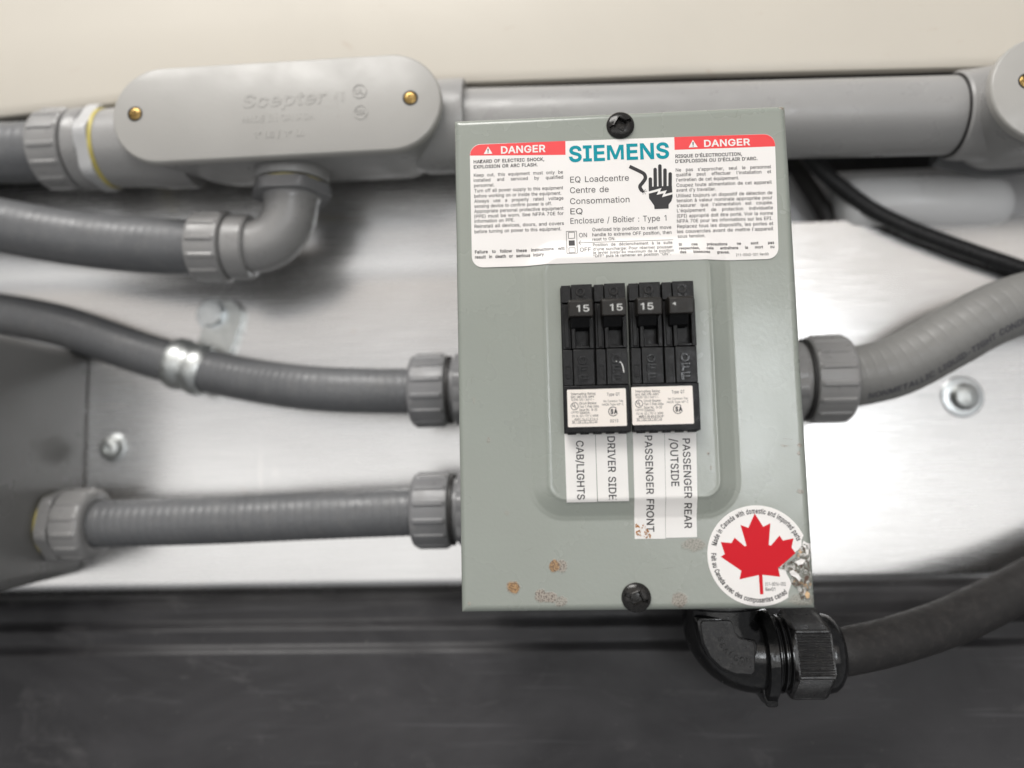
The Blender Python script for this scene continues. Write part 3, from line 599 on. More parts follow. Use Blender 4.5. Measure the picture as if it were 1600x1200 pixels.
# sheets that lie on the pressed cover follow its relief
def sheet(name, outline, mat, parent, lift=.12, thick=.10, res=.6, wob=0.0, base=None, extra=None):
    """filled outline (X,Z) gridded finely enough to drape, lifted off the cover"""
    bm = bmesh.new()
    vs = [bm.verts.new((x, z, 0)) for x, z in outline]
    bm.faces.new(vs)
    x0, x1 = min(p[0] for p in outline), max(p[0] for p in outline); z0, z1 = min(p[1] for p in outline), max(p[1] for p in outline)
    k = math.ceil(x0/res)*res
    while k < x1:
        bmesh.ops.bisect_plane(bm, geom=bm.verts[:]+bm.edges[:]+bm.faces[:], plane_co=(k+.0003, 0, 0), plane_no=(1, 0, 0)); k += res
    k = math.ceil(z0/res)*res
    while k < z1:
        bmesh.ops.bisect_plane(bm, geom=bm.verts[:]+bm.edges[:]+bm.faces[:], plane_co=(0, k+.0003, 0), plane_no=(0, 1, 0)); k += res
    hf = base or drape
    bm.verts.index_update(); bm.faces.index_update()
    vv = [(v.co.x, v.co.y) for v in bm.verts]; ff = [tuple(v.index for v in f.verts) for f in bm.faces]
    be = [(e.verts[0].index, e.verts[1].index) for e in bm.edges if len(e.link_faces) == 1]
    bm.free()
    def H(x, z): return hf(x, z)+lift+(extra(x, z) if extra else 0)
    g = G(); N = len(vv)
    g.add([(x, -H(x, z), z) for x, z in vv]+[(x, -H(x, z)+thick, z) for x, z in vv],
          [f for f in ff]+[(a, b, b+N, a+N) for a, b in be])
    return make(name, g, mat, parent, angle=50)
def on_cover(lift, base=None, ang=0.0):
    hf = base or drape
    ca, sa = math.cos(ang), math.sin(ang)
    def f(X0, Z0):
        def q(x, y):
            xx, zz = X0+x*ca-y*sa, Z0+x*sa+y*ca
            return (xx, -(hf(xx, zz)+lift), zz)
        return q
    return f

def quad_round(p, r, n=7):
    out = []
    m4 = len(p)
    for i in range(m4):
        a, b, c = Vector(p[i-1]), Vector(p[i]), Vector(p[(i+1) % m4]); ri = r[i] if isinstance(r, (list, tuple)) else r
        if ri < .05: out.append(tuple(b)); continue
        d1, d2 = (a-b).normalized(), (c-b).normalized(); P, Q = b+d1*ri, b+d2*ri
        for k in range(n+1):
            t = k/n; s = P*(1-t)**2*1+b*2*t*(1-t)+Q*t*t
            cen = P+d2*ri
            aa = math.acos(0)*t
            s = cen-d2*ri*math.cos(aa)-d1*ri*math.sin(aa)+0*b
            s = cen+(-d2)*ri*math.cos(aa)+(-d1)*ri*math.sin(aa)
            out.append((s.x, s.y))
    return out
LB = [(-57.6, 83.4), (-57.5, 34.6), (57.5, 33.9), (58.7, 82.4)]
curl = lambda x, z: .20*sstep((38-z)/4)*(1+math.sin(x*.13+1))*.5+.02*noise.noise(Vector((x*.2, z*.2, 0)))
lab = sheet('warning_label', quad_round(LB, 4.3), MT['labelwhite'], box, lift=.14, extra=curl)
lab['label'] = 'large white bilingual danger label with red headers'
lab['_b'] = box['_b']
hl = lambda x, z: drape(x, z)+curl(x, z)
LT = on_cover(.20, hl)
q = quad_round([(-57.5, 83.2), (-57.55, 78.9), (-20.7, 77.6), (-20.6, 83.15)], [4.2, 0, 0, 0])
sheet('danger_header', q, MT['red'], lab, lift=.18, thick=.02, res=.6, extra=curl)
q = quad_round([(20.9, 82.75), (20.8, 77.7), (58.55, 77.4), (58.6, 82.3)], [0, 0, 0, 4.2])
sheet('danger_header', q, MT['red'], lab, lift=.18, thick=.02, res=.6, extra=curl)
LINES = [
    ('HAZARD OF ELECTRIC SHOCK,', -56.2, 75.7, 27.3, 1.27, 1),
    ('EXPLOSION OR ARC FLASH.', -56.2, 73.6, 24.7, 1.27, 1),
    ('Keep out, this equipment must only be', -56.2, 70.3, 34.3, 1.22, 0),
    ('installed and serviced by qualified', -56.3, 68.3, 34.4, 1.22, 0),
    ('personnel.', -56.2, 66.2, 7.9, 1.22, 0),
    ('Turn off all power supply to this equipment', -56.1, 64.1, 34.1, 1.22, 0),
    ('before working on or inside the equipment.', -56.2, 62.0, 33.4, 1.22, 0),
    ('Always use a properly rated voltage', -56.2, 60.0, 34.2, 1.22, 0),
    ('sensing device to confirm power is off.', -56.2, 58.0, 29.7, 1.22, 0),
    ('Appropriate personal protective equipment', -56.3, 56.0, 34.2, 1.22, 0),
    ('(PPE) must be worn. See NFPA 70E for', -56.3, 54.0, 34.2, 1.22, 0),
    ('information on PPE.', -56.3, 52.1, 15.4, 1.22, 0),
    ('Reinstall all devices, doors, and covers', -56.3, 50.1, 34.2, 1.22, 0),
    ('before turning on power to this equipment.', -56.3, 48.0, 33.1, 1.22, 0),
    ('Failure to follow these instructions will', -56.3, 40.1, 34.2, 1.18, 1),
    ('result in death or serious injury.', -56.3, 38.1, 26.7, 1.18, 1),
    ('DANGER', -45.5, 79.2, 17.2, 2.71, 3),
    ("RISQUE D'ÉLECTROCUTION,", 21.0, 74.5, 25.0, 1.27, 1),
    ("D'EXPLOSION OU D'ÉCLAIR D'ARC.", 20.9, 72.5, 30.8, 1.27, 1),
    ("Ne pas s'approcher, seul le personnel", 20.9, 69.1, 35.7, 1.22, 0),
    ("qualifié peut effectuer l'installation et", 20.9, 67.2, 35.6, 1.22, 0),
    ("l'entretien de cet équipement.", 20.9, 65.2, 23.5, 1.22, 0),
    ('Coupez toute alimentation de cet appareil', 20.9, 63.1, 35.6, 1.22, 0),
    ("avant d'y travailler.", 20.8, 61.2, 14.8, 1.22, 0),
    ('Utilisez toujours un dispositif de détection de', 20.7, 59.0, 35.8, 1.22, 0),
    ('tension à valeur nominale appropriée pour', 20.7, 57.1, 35.7, 1.22, 0),
    ("s'assurer que l'alimentation est coupée.", 20.7, 55.2, 35.8, 1.22, 0),
    ("L'équipement de protection individuelle", 20.7, 53.2, 35.7, 1.22, 0),
    ('(EPI) approprié doit être porté. Voir la norme', 20.6, 51.1, 35.7, 1.22, 0),
    ('NFPA 70E pour les informations sur les EPI.', 20.5, 49.1, 35.4, 1.22, 0),
    ('Replacez tous les dispositifs, les portes et', 20.5, 47.1, 35.7, 1.22, 0),
    ("les couvercles avant de mettre l'appareil", 20.4, 45.1, 35.7, 1.22, 0),
    ('sous tension.', 20.5, 43.2, 10.3, 1.22, 0),
    ('Si ces précautions ne sont pas', 20.6, 39.9, 35.5, 1.05, 1),
    ('respectées, cela entraînera la mort ou', 20.6, 38.3, 35.5, 1.05, 1),
    ('des blessures graves.', 20.7, 36.7, 18.8, 1.05, 1),
    ('211-0043-001 Rev00', 41.8, 35.4, 12.0, 0.96, 0),
    ('DANGER', 32.0, 78.4, 17.3, 2.54, 3),
    ('EQ Loadcentre', -19.2, 66.5, 22.3, 2.30, 0),
    ('Centre de', -19.4, 62.3, 14.7, 2.30, 0),
    ('Consommation', -19.5, 58.0, 22.5, 2.30, 0),
    ('EQ', -19.5, 54.0, 4.6, 2.30, 0),
    ('Enclosure / Boîtier : Type 1', -19.6, 50.3, 36.2, 2.23, 0),
    ('ON', -16.5, 44.9, 3.0, 1.69, 0),
    ('OFF', -16.4, 38.9, 4.1, 1.69, 0),
    ('Overload trip position to reset move', -11.4, 47.1, 29.7, 1.22, 0),
    ('handle to extreme OFF position, then', -11.5, 45.1, 29.8, 1.22, 0),
    ('reset to ON.', -11.5, 43.3, 8.6, 1.15, 0),
    ('Position de déclenchement à la suite', -11.4, 41.0, 29.7, 1.11, 0),
    ("d'une surcharge: Pour réarmer pousser", -11.4, 39.2, 29.7, 1.11, 0),
    ("le levier jusqu'au maximum de la position", -11.5, 37.7, 30.0, 1.05, 0),
    ('"OFF" puis le ramener en position "ON".', -11.5, 36.3, 28.8, 1.05, 0),
    ('SIEMENS', -19.5, 74.9, 38.2, 5.84, 2),
]
small, head, head2, big, teal = G(), G(), G(), G(), G()
A = -.006
for t, x, z, wd, cp, b in LINES:
    dst = (head if x < 0 else head2) if b == 3 else teal if b == 2 else small if cp < 1.5 else big
    cp2 = cp*(1.06 if b == 0 and cp < 1.5 else 1.0)
    lift = .25 if b == 3 else .21
    f = on_cover(lift, hl, A if x > -30 else -.003)(x, z)
    bb = b
    if cp < 1.5: bb = .020 if b else .006
    
    put(dst, line(t.replace('M', '\u03bc') if b == 2 else t, wd, cp2, bb), f)
def flat(g, polys, lift=.19, hf=hl):
    lift += .02
    for p in polys:
        n = len(p); g.add([(x, -(hf(x, z)+lift), z) for x, z in p], [tuple(range(n))])
def stroke(p, q, w):
    d = (Vector(q)-Vector(p)).normalized(); nrm = Vector((-d.y, d.x))*w/2; p, q = Vector(p), Vector(q)
    return [tuple(p+nrm), tuple(q+nrm), tuple(q-nrm), tuple(p-nrm)]
def frame(x0, z0, x1, z1, w): return [stroke((x0, z0), (x1, z0), w), stroke((x1, z0), (x1, z1), w), stroke((x1, z1), (x0, z1), w), stroke((x0, z1), (x0, z0), w)]
flat(big, frame(-21.3, 47.4, -17.4, 38.3, .16)+frame(-20.5, 47.0, -18.2, 44.6, .18)+frame(-20.5, 40.7, -18.2, 38.6, .18))
flat(big, [[(-20.5, 43.8), (-20.5, 41.6), (-18.2, 41.6), (-18.2, 43.8)]], .195)
flat(big, [stroke((-16.7, 42.65), (18.7, 42.5), .15), stroke((-16.7, 42.65), (-15.9, 43.5), .16), stroke((-16.7, 42.65), (-15.9, 41.8), .16)], .197)
# hand, cord and spark pictogram
def capsule(p, q, r, n=10):
    p, q = Vector(p), Vector(q); d = (q-p).normalized(); s = Vector((-d.y, d.x)); out = []
    for k in range(n+1): a = PI*k/n; out.append(tuple(p+s*r*math.cos(a)-d*r*math.sin(a)))
    out += [tuple(q-s*r), tuple(q+s*r)]; return out
pic = G()
for a, b in (((11.2, 66.6), (11.1, 63.4)), ((13.15, 70.3), (12.95, 63.4)), ((15.0, 71.6), (14.8, 63.4)), ((16.85, 69.9), (16.6, 63.4)), ((18.75, 68.3), (18.5, 63.4))):
    flat(pic, [capsule(a, b, .66)])
flat(pic, [[(10.45, 63.6), (10.42, 61.75), (15.3, 62.95), (14.6, 61.5), (17.2, 62.0), (16.5, 60.5), (19.25, 61.1), (19.2, 63.6)]], .193)
flat(pic, [[(10.4, 60.9), (10.4, 59.1), (11.3, 57.6), (12.2, 56.2), (12.3, 54.8), (17.6, 54.8), (17.7, 56.4), (18.8, 57.7), (19.3, 59.4), (19.3, 60.3), (15.3, 59.3), (15.9, 60.8), (13.3, 60.3), (14.0, 61.7)]], .193)
cord = catmull([(3.5, 0, 71.9), (6.8, 0, 70.1), (8.9, 0, 68.7), (9.3, 0, 67.0), (8.2, 0, 65.3), (7.2, 0, 64.0), (7.5, 0, 62.7), (8.5, 0, 61.5)], .25)
for i in range(len(cord)-1):
    a, b = cord[i], cord[i+1]; t = cord[min(i+2, len(cord)-1)]-cord[max(i-1, 0)]; t0 = t.normalized()
    if i == 0: pn = Vector((-t0.z, 0, t0.x))
    nn = Vector((-t0.z, 0, t0.x))
    wa = .68 if i < len(cord)-4 else .5
    flat(pic, [[(a.x+pn.x*wa, a.z+pn.z*wa), (b.x+nn.x*wa, b.z+nn.z*wa), (b.x-nn.x*wa, b.z-nn.z*wa), (a.x-pn.x*wa, a.z-pn.z*wa)]], .192); pn = nn
for a, b in (((8.6, 62.0), (9.3, 62.7)), ((8.7, 61.9), (9.9, 61.9)), ((8.7, 61.6), (9.2, 60.7)), ((8.3, 61.4), (8.2, 60.6))): flat(pic, [stroke(a, b, .14)], .196)
for x0, z0 in ((-50.5, 79.25), (27.85, 78.35)):
    tri = G(); flat(tri, [[(x0-1.7, z0), (x0+1.7, z0), (x0, z0+2.95)]], .23)
    make('alert_triangle', tri, MT['labelwhite'], lab, smooth=False, recalc=False)
    tri = G(); flat(tri, [[(x0-.16, z0+.85), (x0+.16, z0+.85), (x0+.26, z0+2.0), (x0-.26, z0+2.0)], [(x0-.17, z0+.3), (x0+.17, z0+.3), (x0+.17, z0+.62), (x0-.17, z0+.62)]], .27)
    o = make('alert_mark', tri, MT['ink'], lab, smooth=False, recalc=False)
make('small_print', small, MT['greyink'], lab, smooth=False, recalc=False)
make('large_print', big, MT['ink'], lab, smooth=False, recalc=False)
for hg in (head, head2): make('danger_lettering', hg, MT['labelwhite'], lab, smooth=False, recalc=False)
make('brand_lettering', teal, MT['teal'], lab, smooth=False, recalc=False)
make('shock_hand_pictogram', pic, MT['ink'], lab, smooth=False, recalc=False)

# name tapes under the breakers
def tape(q, words, lab_txt, extra_lift=0):
    o = sheet('name_tape', q, MT['tape'], box, lift=.10+extra_lift, thick=.09)
    o['label'] = lab_txt; o['_b'] = box['_b']
    g = G()
    for t, x, z, length, cap in words:
        put(g, line(t, length, cap, .010), on_cover(.17+extra_lift, None, -PI/2-.008)(x, z))
    make('lettering', g, MT['ink'], o, smooth=False, recalc=False)
tape([(-24.2, -29.2), (-24.1, -54.5), (-13.05, -54.5), (-13.0, -29.2)], [('CAB/LIGHTS', -20.0, -32.1, 21.4, 2.65)], 'white tape reading CAB/LIGHTS')
tape([(-12.8, -29.2), (-12.75, -54.35), (-1.5, -54.4), (-1.6, -29.2)], [('DRIVER SIDE', -8.55, -30.8, 22.9, 2.7)], 'white tape reading DRIVER SIDE', .02)
tape([(.8, -29.2), (.25, -68.2), (11.35, -68.3), (12.2, -29.2)], [('PASSENGER FRONT', 5.05, -30.8, 34.9, 2.6)], 'white tape reading PASSENGER FRONT with brown stains')
tape([(12.35, -29.2), (11.5, -68.0), (22.7, -67.9), (23.7, -29.2)], [('PASSENGER REAR', 18.65, -32.2, 32.5, 2.6), ('/OUTSIDE', 14.1, -32.1, 17.3, 2.75)], 'white tape reading PASSENGER REAR /OUTSIDE', .02)
g = G(); rnd = random.Random(3)
for cx, cz, r, cnt in ((1.6, -66.0, 1.0, 26), (4.9, -65.9, 1.1, 26), (1.2, -63.3, .7, 12), (3.3, -67.9, 2.0, 10), (3.2, -64.3, 1.6, 12), (5.4, -67.4, .8, 14)):
    for k in range(cnt):
        a, d = rnd.random()*2*PI, r*rnd.random()**.5; x, z = cx+d*math.cos(a), cz+d*math.sin(a); s = .08+.28*rnd.random()
        if not (.7 < x < 10 and z > -68.1): continue
        flat(g, [[(x+s*math.cos(2*PI*j/6)*(.6+.6*rnd.random()), z+s*math.sin(2*PI*j/6)*(.6+.6*rnd.random())) for j in range(6)]], .185+.0006*k, drape)
make('rust_stain', g, MT['orangerust'], box, smooth=False, recalc=False)

# round maple leaf sticker in the lower right corner
CX, CZ, CR = 44.0, -74.8, 17.9
rs = lambda x, z: relief(x, z)
outline = [(CX+CR*math.cos(2*PI*k/96), CZ+CR*math.sin(2*PI*k/96)) for k in range(96)]
rnd = random.Random(9)
out2 = []
for k, (x, z) in enumerate(outline):
    a = 2*PI*k/96
    aa = (a+PI) % (2*PI)-PI
    if -.95 < aa < .35:
        t = 1-min(1, abs(aa+.30)/.65); d = CR-(1.2+7.5*sstep(t))*(1+.25*noise.noise(Vector((k*.5, 0, 0)))) if t > .02 else CR
        x, z = CX+d*math.cos(a), CZ+d*math.sin(a)
    out2.append((min(x, 62.4), z))
leaf_st = sheet('leaf_sticker', out2, MT['labelwhite'], box, lift=.13, thick=.10)
leaf_st['label'] = 'round white sticker with red maple leaf, torn at right'; leaf_st['_b'] = box['_b']
LEAF = [(43.7, -59.8), (46.5, -64.6), (49.1, -63.4), (48.1, -71.1), (48.9, -71.3), (52.1, -67.8), (53.2, -69.6), (57.0, -68.9), (56.1, -72.1), (57.4, -74.1), (51.0, -79.4), (51.5, -82.4), (45.3, -81.6), (45.3, -88.4), (44.1, -88.5), (44.0, -81.7), (37.1, -83.1), (37.9, -80.1), (30.8, -75.0), (32.3, -74.1), (31.1, -69.8), (34.9, -70.2), (36.1, -68.3), (39.6, -71.5), (40.2, -71.2), (38.4, -63.8), (41.2, -64.9)]
sheet('maple_leaf', LEAF, MT['leafred'], leaf_st, lift=.16, thick=.02, res=3)
g = G()
def arc_text(g, txt, r, a0, a1, cap, inward=False):
    k = cap/CAP; xs = k*.8
    full, ff = glyphs(txt, .022); a, e = extent(full); adv = 0
    # position each character by its place in the whole line
    pos = []
    for i, ch in enumerate(txt):
        if ch == ' ': continue
        pre = glyphs(txt[:i+1], .022)[0]; s = extent(glyphs(ch, .022)[0]); right_e = extent(pre)[1]
        pos.append((ch, right_e-(s[1]-s[0])/2-a, s))
    L = e-a
    for ch, c, s in pos:
        ang = a0+(a1-a0)*c/L; vs, fs = glyphs(ch, .022)
        th = ang-PI/2 if not inward else ang+PI/2
        ct, st = math.cos(th), math.sin(th); mid = (s[0]+s[1])/2; pts = []
        xs2 = abs(a1-a0)*r/L*.98
        for x, y in vs:
            lx, ly = (x-mid)*xs2, y*k; px, pz = CX+r*math.cos(ang)+lx*ct-ly*st, CZ+r*math.sin(ang)+lx*st+ly*ct
            pts.append((min(px, 63), -(drape(px, pz)+.185), pz))
        g.add(pts, fs)
arc_text(g, 'Made in Canada with domestic and imported parts', 15.0, math.radians(166), math.radians(19), 1.75)
arc_text(g, 'Fait au Canada avec des composantes canad', 16.5, math.radians(176), math.radians(306), 1.7, True)
put(g, line('211-0016-002', 7.2, 1.2, .01), on_cover(.185)(46.1, -85.5)); put(g, line('Rev01', 3.4, 1.2, .01), on_cover(.185)(46.1, -87.3))
make('lettering', g, MT['ink'], leaf_st, smooth=False, recalc=False)
# scraped, crumpled residue where the sticker was torn
def blob(pts): return pts
res_o = quad_round([(50.6, -79.2), (53.5, -79.9), (55.8, -81.8), (55.2, -84.6), (57.4, -86.8), (58.6, -90.8), (61.0, -90.2), (61.2, -87.6), (62.3, -85.6), (62.6, -81.2), (61.8, -78.2), (62.6, -75.5), (62.7, -72.0), (60.6, -70.6), (58.9, -72.6), (57.4, -75.6), (55.0, -77.4)], .5, 2)
sheet('torn_residue', res_o, MT['residue'], box, lift=.22, thick=.2, res=.42,
      extra=lambda x, z: .55*max(0, noise.fractal(Vector((x*.42, z*.42, 2)), .9, 2.2, 4)+.15)*min(1, (63.4-x)))

for sc_i, pl_ in enumerate(([(60.4, -69.8), (61.6, -70.6), (63.0, -70.9), (63.1, -73.2), (62.4, -75.2), (61.2, -74.6), (60.9, -72.4), (59.8, -71.4)],
             [(54.6, -80.6), (56.0, -80.0), (57.6, -81.3), (58.8, -83.0), (58.0, -84.0), (56.8, -82.6), (55.4, -81.9)],
             [(57.0, -77.2), (59.2, -76.0), (60.6, -76.6), (59.6, -77.9), (57.9, -78.4)],
             [(59.6, -88.6), (60.4, -87.4), (61.4, -88.2), (61.2, -89.8), (60.2, -90.0)])):
    o = sheet('sticker_scrap', pl_, MT['labelwhite' if sc_i != 3 else 'peeled'], box, lift=.75 if sc_i else .34, thick=.12, res=.4,
          extra=lambda x, z: .22*noise.noise(Vector((x*.8, z*.8, 5)))+.1*noise.noise(Vector((x*2.1, z*2.1, 1))))
# a few long dry scratches and edge chips
g = G(); rnd = random.Random(12)
for (x, z, dx, dz, w_) in ((44.5, 89.5, .8, 3.0, .10), (46, 88.6, .5, 1.8, .08), (-58.6, -10, .5, 3.2, .08), (55.2, -33, 3.6, -.4, .12), (-40, -72, 3, 1.2, .06), (33, 14, .4, 4, .07), (-50, 12, 1.0, 4.4, .06), (10, -79, 4.5, .5, .06)):
    a0 = Vector((x, z)); n_ = 6
    for k in range(n_):
        p = a0+Vector((dx, dz))*k/n_+Vector((rnd.uniform(-.06, .06), rnd.uniform(-.06, .06))); q = p+Vector((dx, dz))/n_*.9
        flat(g, [stroke(tuple(p), tuple(q), w_*rnd.uniform(.5, 1.3))], .01, relief)
make('scratch_marks', g, MT['scratch'], box, smooth=False, recalc=False)['kind'] = 'stuff'

# ------------------------------------------------------------------ the two double circuit breakers
def breaker(x0, label, worn, sm, mark):
    """body from x0 to x0+24.0; two poles, each a narrow rib column and a wide column"""
    T = thing('circuit_breaker', (x0+12, -2, -29.5), label, 'circuit breaker', 'double circuit breakers side by side in the enclosure')
    b = G(); f = G()
    yb = -1.0; zt, zb = 25.2, -29.5
    b.box(x0, x0+24.1, -2.6, yb, zb, zt)                                   # backing
    b.box(x0+.1, x0+24.0, -7.2, -4.2, zb+.1, -12.3)                        # lower block that carries the sticker
    for k in range(5): b.box(x0+1.2+k*4.6, x0+4.4+k*4.6, -6.2, -4.0, zb-.5, zb+.3)
    make('housing', b, MT['breaker'], T, bevel=.25)
    for p in range(2):
        a = x0+.25+p*12.1
        g = G()
        g.box(a, a+3.6, -6.3, -3.5, 18.6, zt-.1)
        g.box(a+3.75, a+11.4, -7.0, -3.5, 18.6, zt)                        # top block
        g.box(a+.1, a+3.2, -5.6, -3.5, 1.3, 18.4); g.box(a+.9, a+2.6, -6.1, -3.5, 1.8, 17.8)
        # window frame round the slot
        g.box(a+3.4, a+4.9, -7.4, -3.5, 1.2, 18.5); g.box(a+9.9, a+11.5, -7.4, -3.5, 1.2, 18.5); g.box(a+4.9, a+9.9, -7.35, -3.5, 1.2, 2.2)
        g.box(a+4.9, a+9.9, -3.4, -2.7, 2.2, 18.5)
        g.box(a, a+3.6, -6.5, -3.5, -12.2, 1.0)
        g.box(a+3.75, a+11.4, -7.3, -3.5, -12.2, 1.0)                      # lower wide column
        make('pole_face', g, MT['breakerface'], T, bevel=.22)
        g = G(); g.add(*frame3(a+.9, -9.6, a+2.8, -5.0, -6.5)); make('moulded_window', g, MT['breaker'], T, smooth=False)
        # raised stacked lettering
        g = G(); N = 2
        for ch, zz in (('O', -4.4), ('F', -7.9), ('F', -11.2)): relief_text(g, ch, a+5.4, zz, 3.3, 2.7, -7.3, .55, bold=.022)
        for ch, zz in (('O', 20.9), ('N', 17.6)): relief_text(g, ch, a+5.4, zz, 3.3, 2.9, -7.0, .5, bold=.02)
        make('moulded_lettering', g, MT['glossblack'], T, angle=30)
        # toggle
        h = G(); hx0 = a+([1.9, 1.0] if worn else [2.4, 2.1])[p]; hx1 = hx0+8.7
        side = [(-4.0, 12.4), (-10.5, 12.2), (-15.6, 11.6), (-15.9, 17.2), (-13.0, 18.3), (-4.0, 19.0)]
        h.loft([[(hx0, y, z) for y, z in side], [(hx1, y, z) for y, z in side]])
        hd = make('handle', h, MT['handle'], T, bevel=.35, seg=3); hd['_b'] = T['_b']
        h = G(); h.loft([[(xx, y, z) for y, z in [(-4.2, 8.2), (-8.0, 8.8), (-10.4, 12.6), (-4.2, 12.8)]] for xx in (hx0+.8, hx1-1.1)])
        make('handle_neck', h, MT['breaker'], T, bevel=.3)
        g = G(); txt = '15'
        yy = lambda z: -15.6-(z-11.6)*.3/5.6-.03
        if worn and p == 1:
            for dx in (0,): 
                g.add([(a+2.0, yy(15.6), 15.0), (a+3.1, yy(15.9), 15.7), (a+3.25, yy(14.6), 14.5), (a+2.9, yy(14.6), 14.5), (a+2.8, yy(15.3), 15.0)], [(0, 1, 2, 3, 4)])
        else:
            xo = hx0+2.9 if not (worn and p == 0) else a+3.1
            for vs, fs in line(txt, 4.4, 2.35, .004): g.add([(xo+x, yy(13.3+y), 13.3+y) for x, y in vs], fs)
        make('rating_number', g, MT['silverink'], hd, smooth=False, recalc=False)
    # sticker
    sx0, sx1, sz0, sz1 = sm
    st = sheet('sticker', rrect((sx0+sx1)/2, (sz0+sz1)/2, (sx1-sx0)/2, (sz1-sz0)/2, .4, 3), MT['stickerwhite'], T, lift=7.24, thick=.06, res=20, base=lambda x, z: 0)
    st['_b'] = T['_b']
    g = G(); F = on_cover(7.275, lambda x, z: 0)
    for t, dx, dz, wd, cp in mark: put(g, line(t, wd, cp, .008), F(sx0+dx, sz1-dz))
    def ring(cx, cz, r, wd, a0=0, a1=2*PI):
        n = 28
        for k in range(n):
            p, q2 = a0+(a1-a0)*k/n, a0+(a1-a0)*(k+1)/n
            g.add([(cx+rr*math.cos(t), -7.28, cz+rr*math.sin(t)) for rr, t in ((r, p), (r, q2), (r-wd, q2), (r-wd, p))], [(0, 1, 2, 3)])
    ring(sx0+2.6, sz1-6.4+.35, 1.42, .22)
    cx, cz = sx0+16.4, sz1-8.3
    ring(cx, cz, 1.75, .28, .75, 2*PI-.75)
    put(g, line('U', .85, 1.1, .02), F(sx0+1.75, sz1-6.2)); put(g, line('L', .7, 1.0, .02), F(sx0+2.65, sz1-6.8))
    put(g, line('S', 1.05, 1.6, .05), F(cx-.95, cz-.8)); put(g, line('A', 1.4, 1.6, .05), F(cx+.25, cz-.8))
    for z2 in (sz1-11.35, sz1-12.3): g.add([(sx0+1.4, -7.28, z2), (sx0+10.4, -7.28, z2), (sx0+10.4, -7.28, z2+.09), (sx0+1.4, -7.28, z2+.09)], [(0, 1, 2, 3)])
    make('small_print', g, MT['ink'], st, smooth=False, recalc=False)
    return T
def frame3(x0, z0, x1, z1, y, w=.22, d=.25):
    vs, fs = [], []
    for a, b, c, e in ((x0, x1, z0, z0+w), (x0, x1, z1-w, z1), (x0, x0+w, z0+w, z1-w), (x1-w, x1, z0+w, z1-w)):
        o = len(vs)
        vs += [(a, y-d, c), (b, y-d, c), (b, y-d, e), (a, y-d, e), (a, y+.1, c), (b, y+.1, c), (b, y+.1, e), (a, y+.1, e)]
        fs += [(o, o+1, o+2, o+3), (o, o+4, o+5, o+1), (o+1, o+5, o+6, o+2), (o+2, o+6, o+7, o+3), (o+3, o+7, o+4, o)]
    return vs, fs
def relief_text(g, txt, x, z, wd, cap, y, d, f=None, bold=0.0):
    """letters raised by d from the surface y"""
    for vs, fs in line(txt, wd, cap, bold):
        from collections import Counter
        ec = Counter()
        for fc in fs:
            for i in range(len(fc)): ec[tuple(sorted((fc[i], fc[(i+1) % len(fc)])))] += 1
        N = len(vs); mp = f or (lambda u, v, dd: (x+u, y-dd, z+v))
        g.add([mp(u, v, d) for u, v in vs]+[mp(u, v, -.05) for u, v in vs],
              list(fs)+[(a, b, b+N, a+N) for (a, b), c in ec.items() if c == 1])
M1 = [('Interrupting Rating', 1.4, 2.0, 8.8, .85), ('MAX. RMS SYM. AMPS', 1.4, 3.1, 8.3, .75), ('10,000 120 / 240 V ~', 1.4, 4.1, 8.2, .8), ('Circuit Breaker', 4.3, 5.5, 6.2, .9),
      ('Two 1 Pole Units', 4.3, 6.7, 7.0, .9), ('Issue No.  N-20', 4.3, 7.9, 6.4, .9), ('SIEMENS', 4.4, 8.9, 3.6, .72), ('LISTED', 1.3, 8.6, 2.7, .72),
      ('CU AL 60 / 75° C WIRE', 1.5, 10.0, 9.6, .75), ('AWG | 14-6 | 8 | 6-4', 2.4, 11.15, 8.4, .75), ('IN - LB | 25 | 40 | 45', 1.6, 12.2, 9.0, .75),
      ('Type QT', 14.4, 2.6, 4.6, 1.1), ('No Common Trip', 13.1, 4.9, 7.0, .75), ('HACR Type 40° C', 12.6, 6.1, 7.6, .75), ('0213', 15.2, 12.2, 2.9, 1.05)]
M2 = [t for t in M1 if t[0] != '0213']+[('AMPS | 15-30 | 40 | 50', 2.3, 10.9, 9.0, .6)]
breaker(-24.3, 'left double circuit breaker, both toggles marked 15, above CAB/LIGHTS tape', False, (-22.9, -1.7, -27.3, -13.7), M1)
breaker(.55, 'right double circuit breaker with worn fourth number, above PASSENGER tapes', True, (.3, 22.2, -27.1, -13.4), M2)

g = G(); sm_ = catmull([(-4.9, 0, -3.9), (-3.2, 0, -4.2), (-2.5, 0, -5.6), (-2.1, 0, -8.0)], .3)
for p, q in zip(sm_, sm_[1:]):
    wd = .22+.2*noise.noise(p*2.1); d = (q-p).normalized(); nn = Vector((-d.z, 0, d.x))*max(.1, wd)
    g.add([(r.x, -7.56, r.z) for r in (p+nn, q+nn, q-nn, p-nn)], [(0, 1, 2, 3)])
for bt in [o for o in bpy.data.objects if o.name == 'circuit_breaker']: make('paint_smear', g, MT['silverink'], bt, smooth=False, recalc=False)

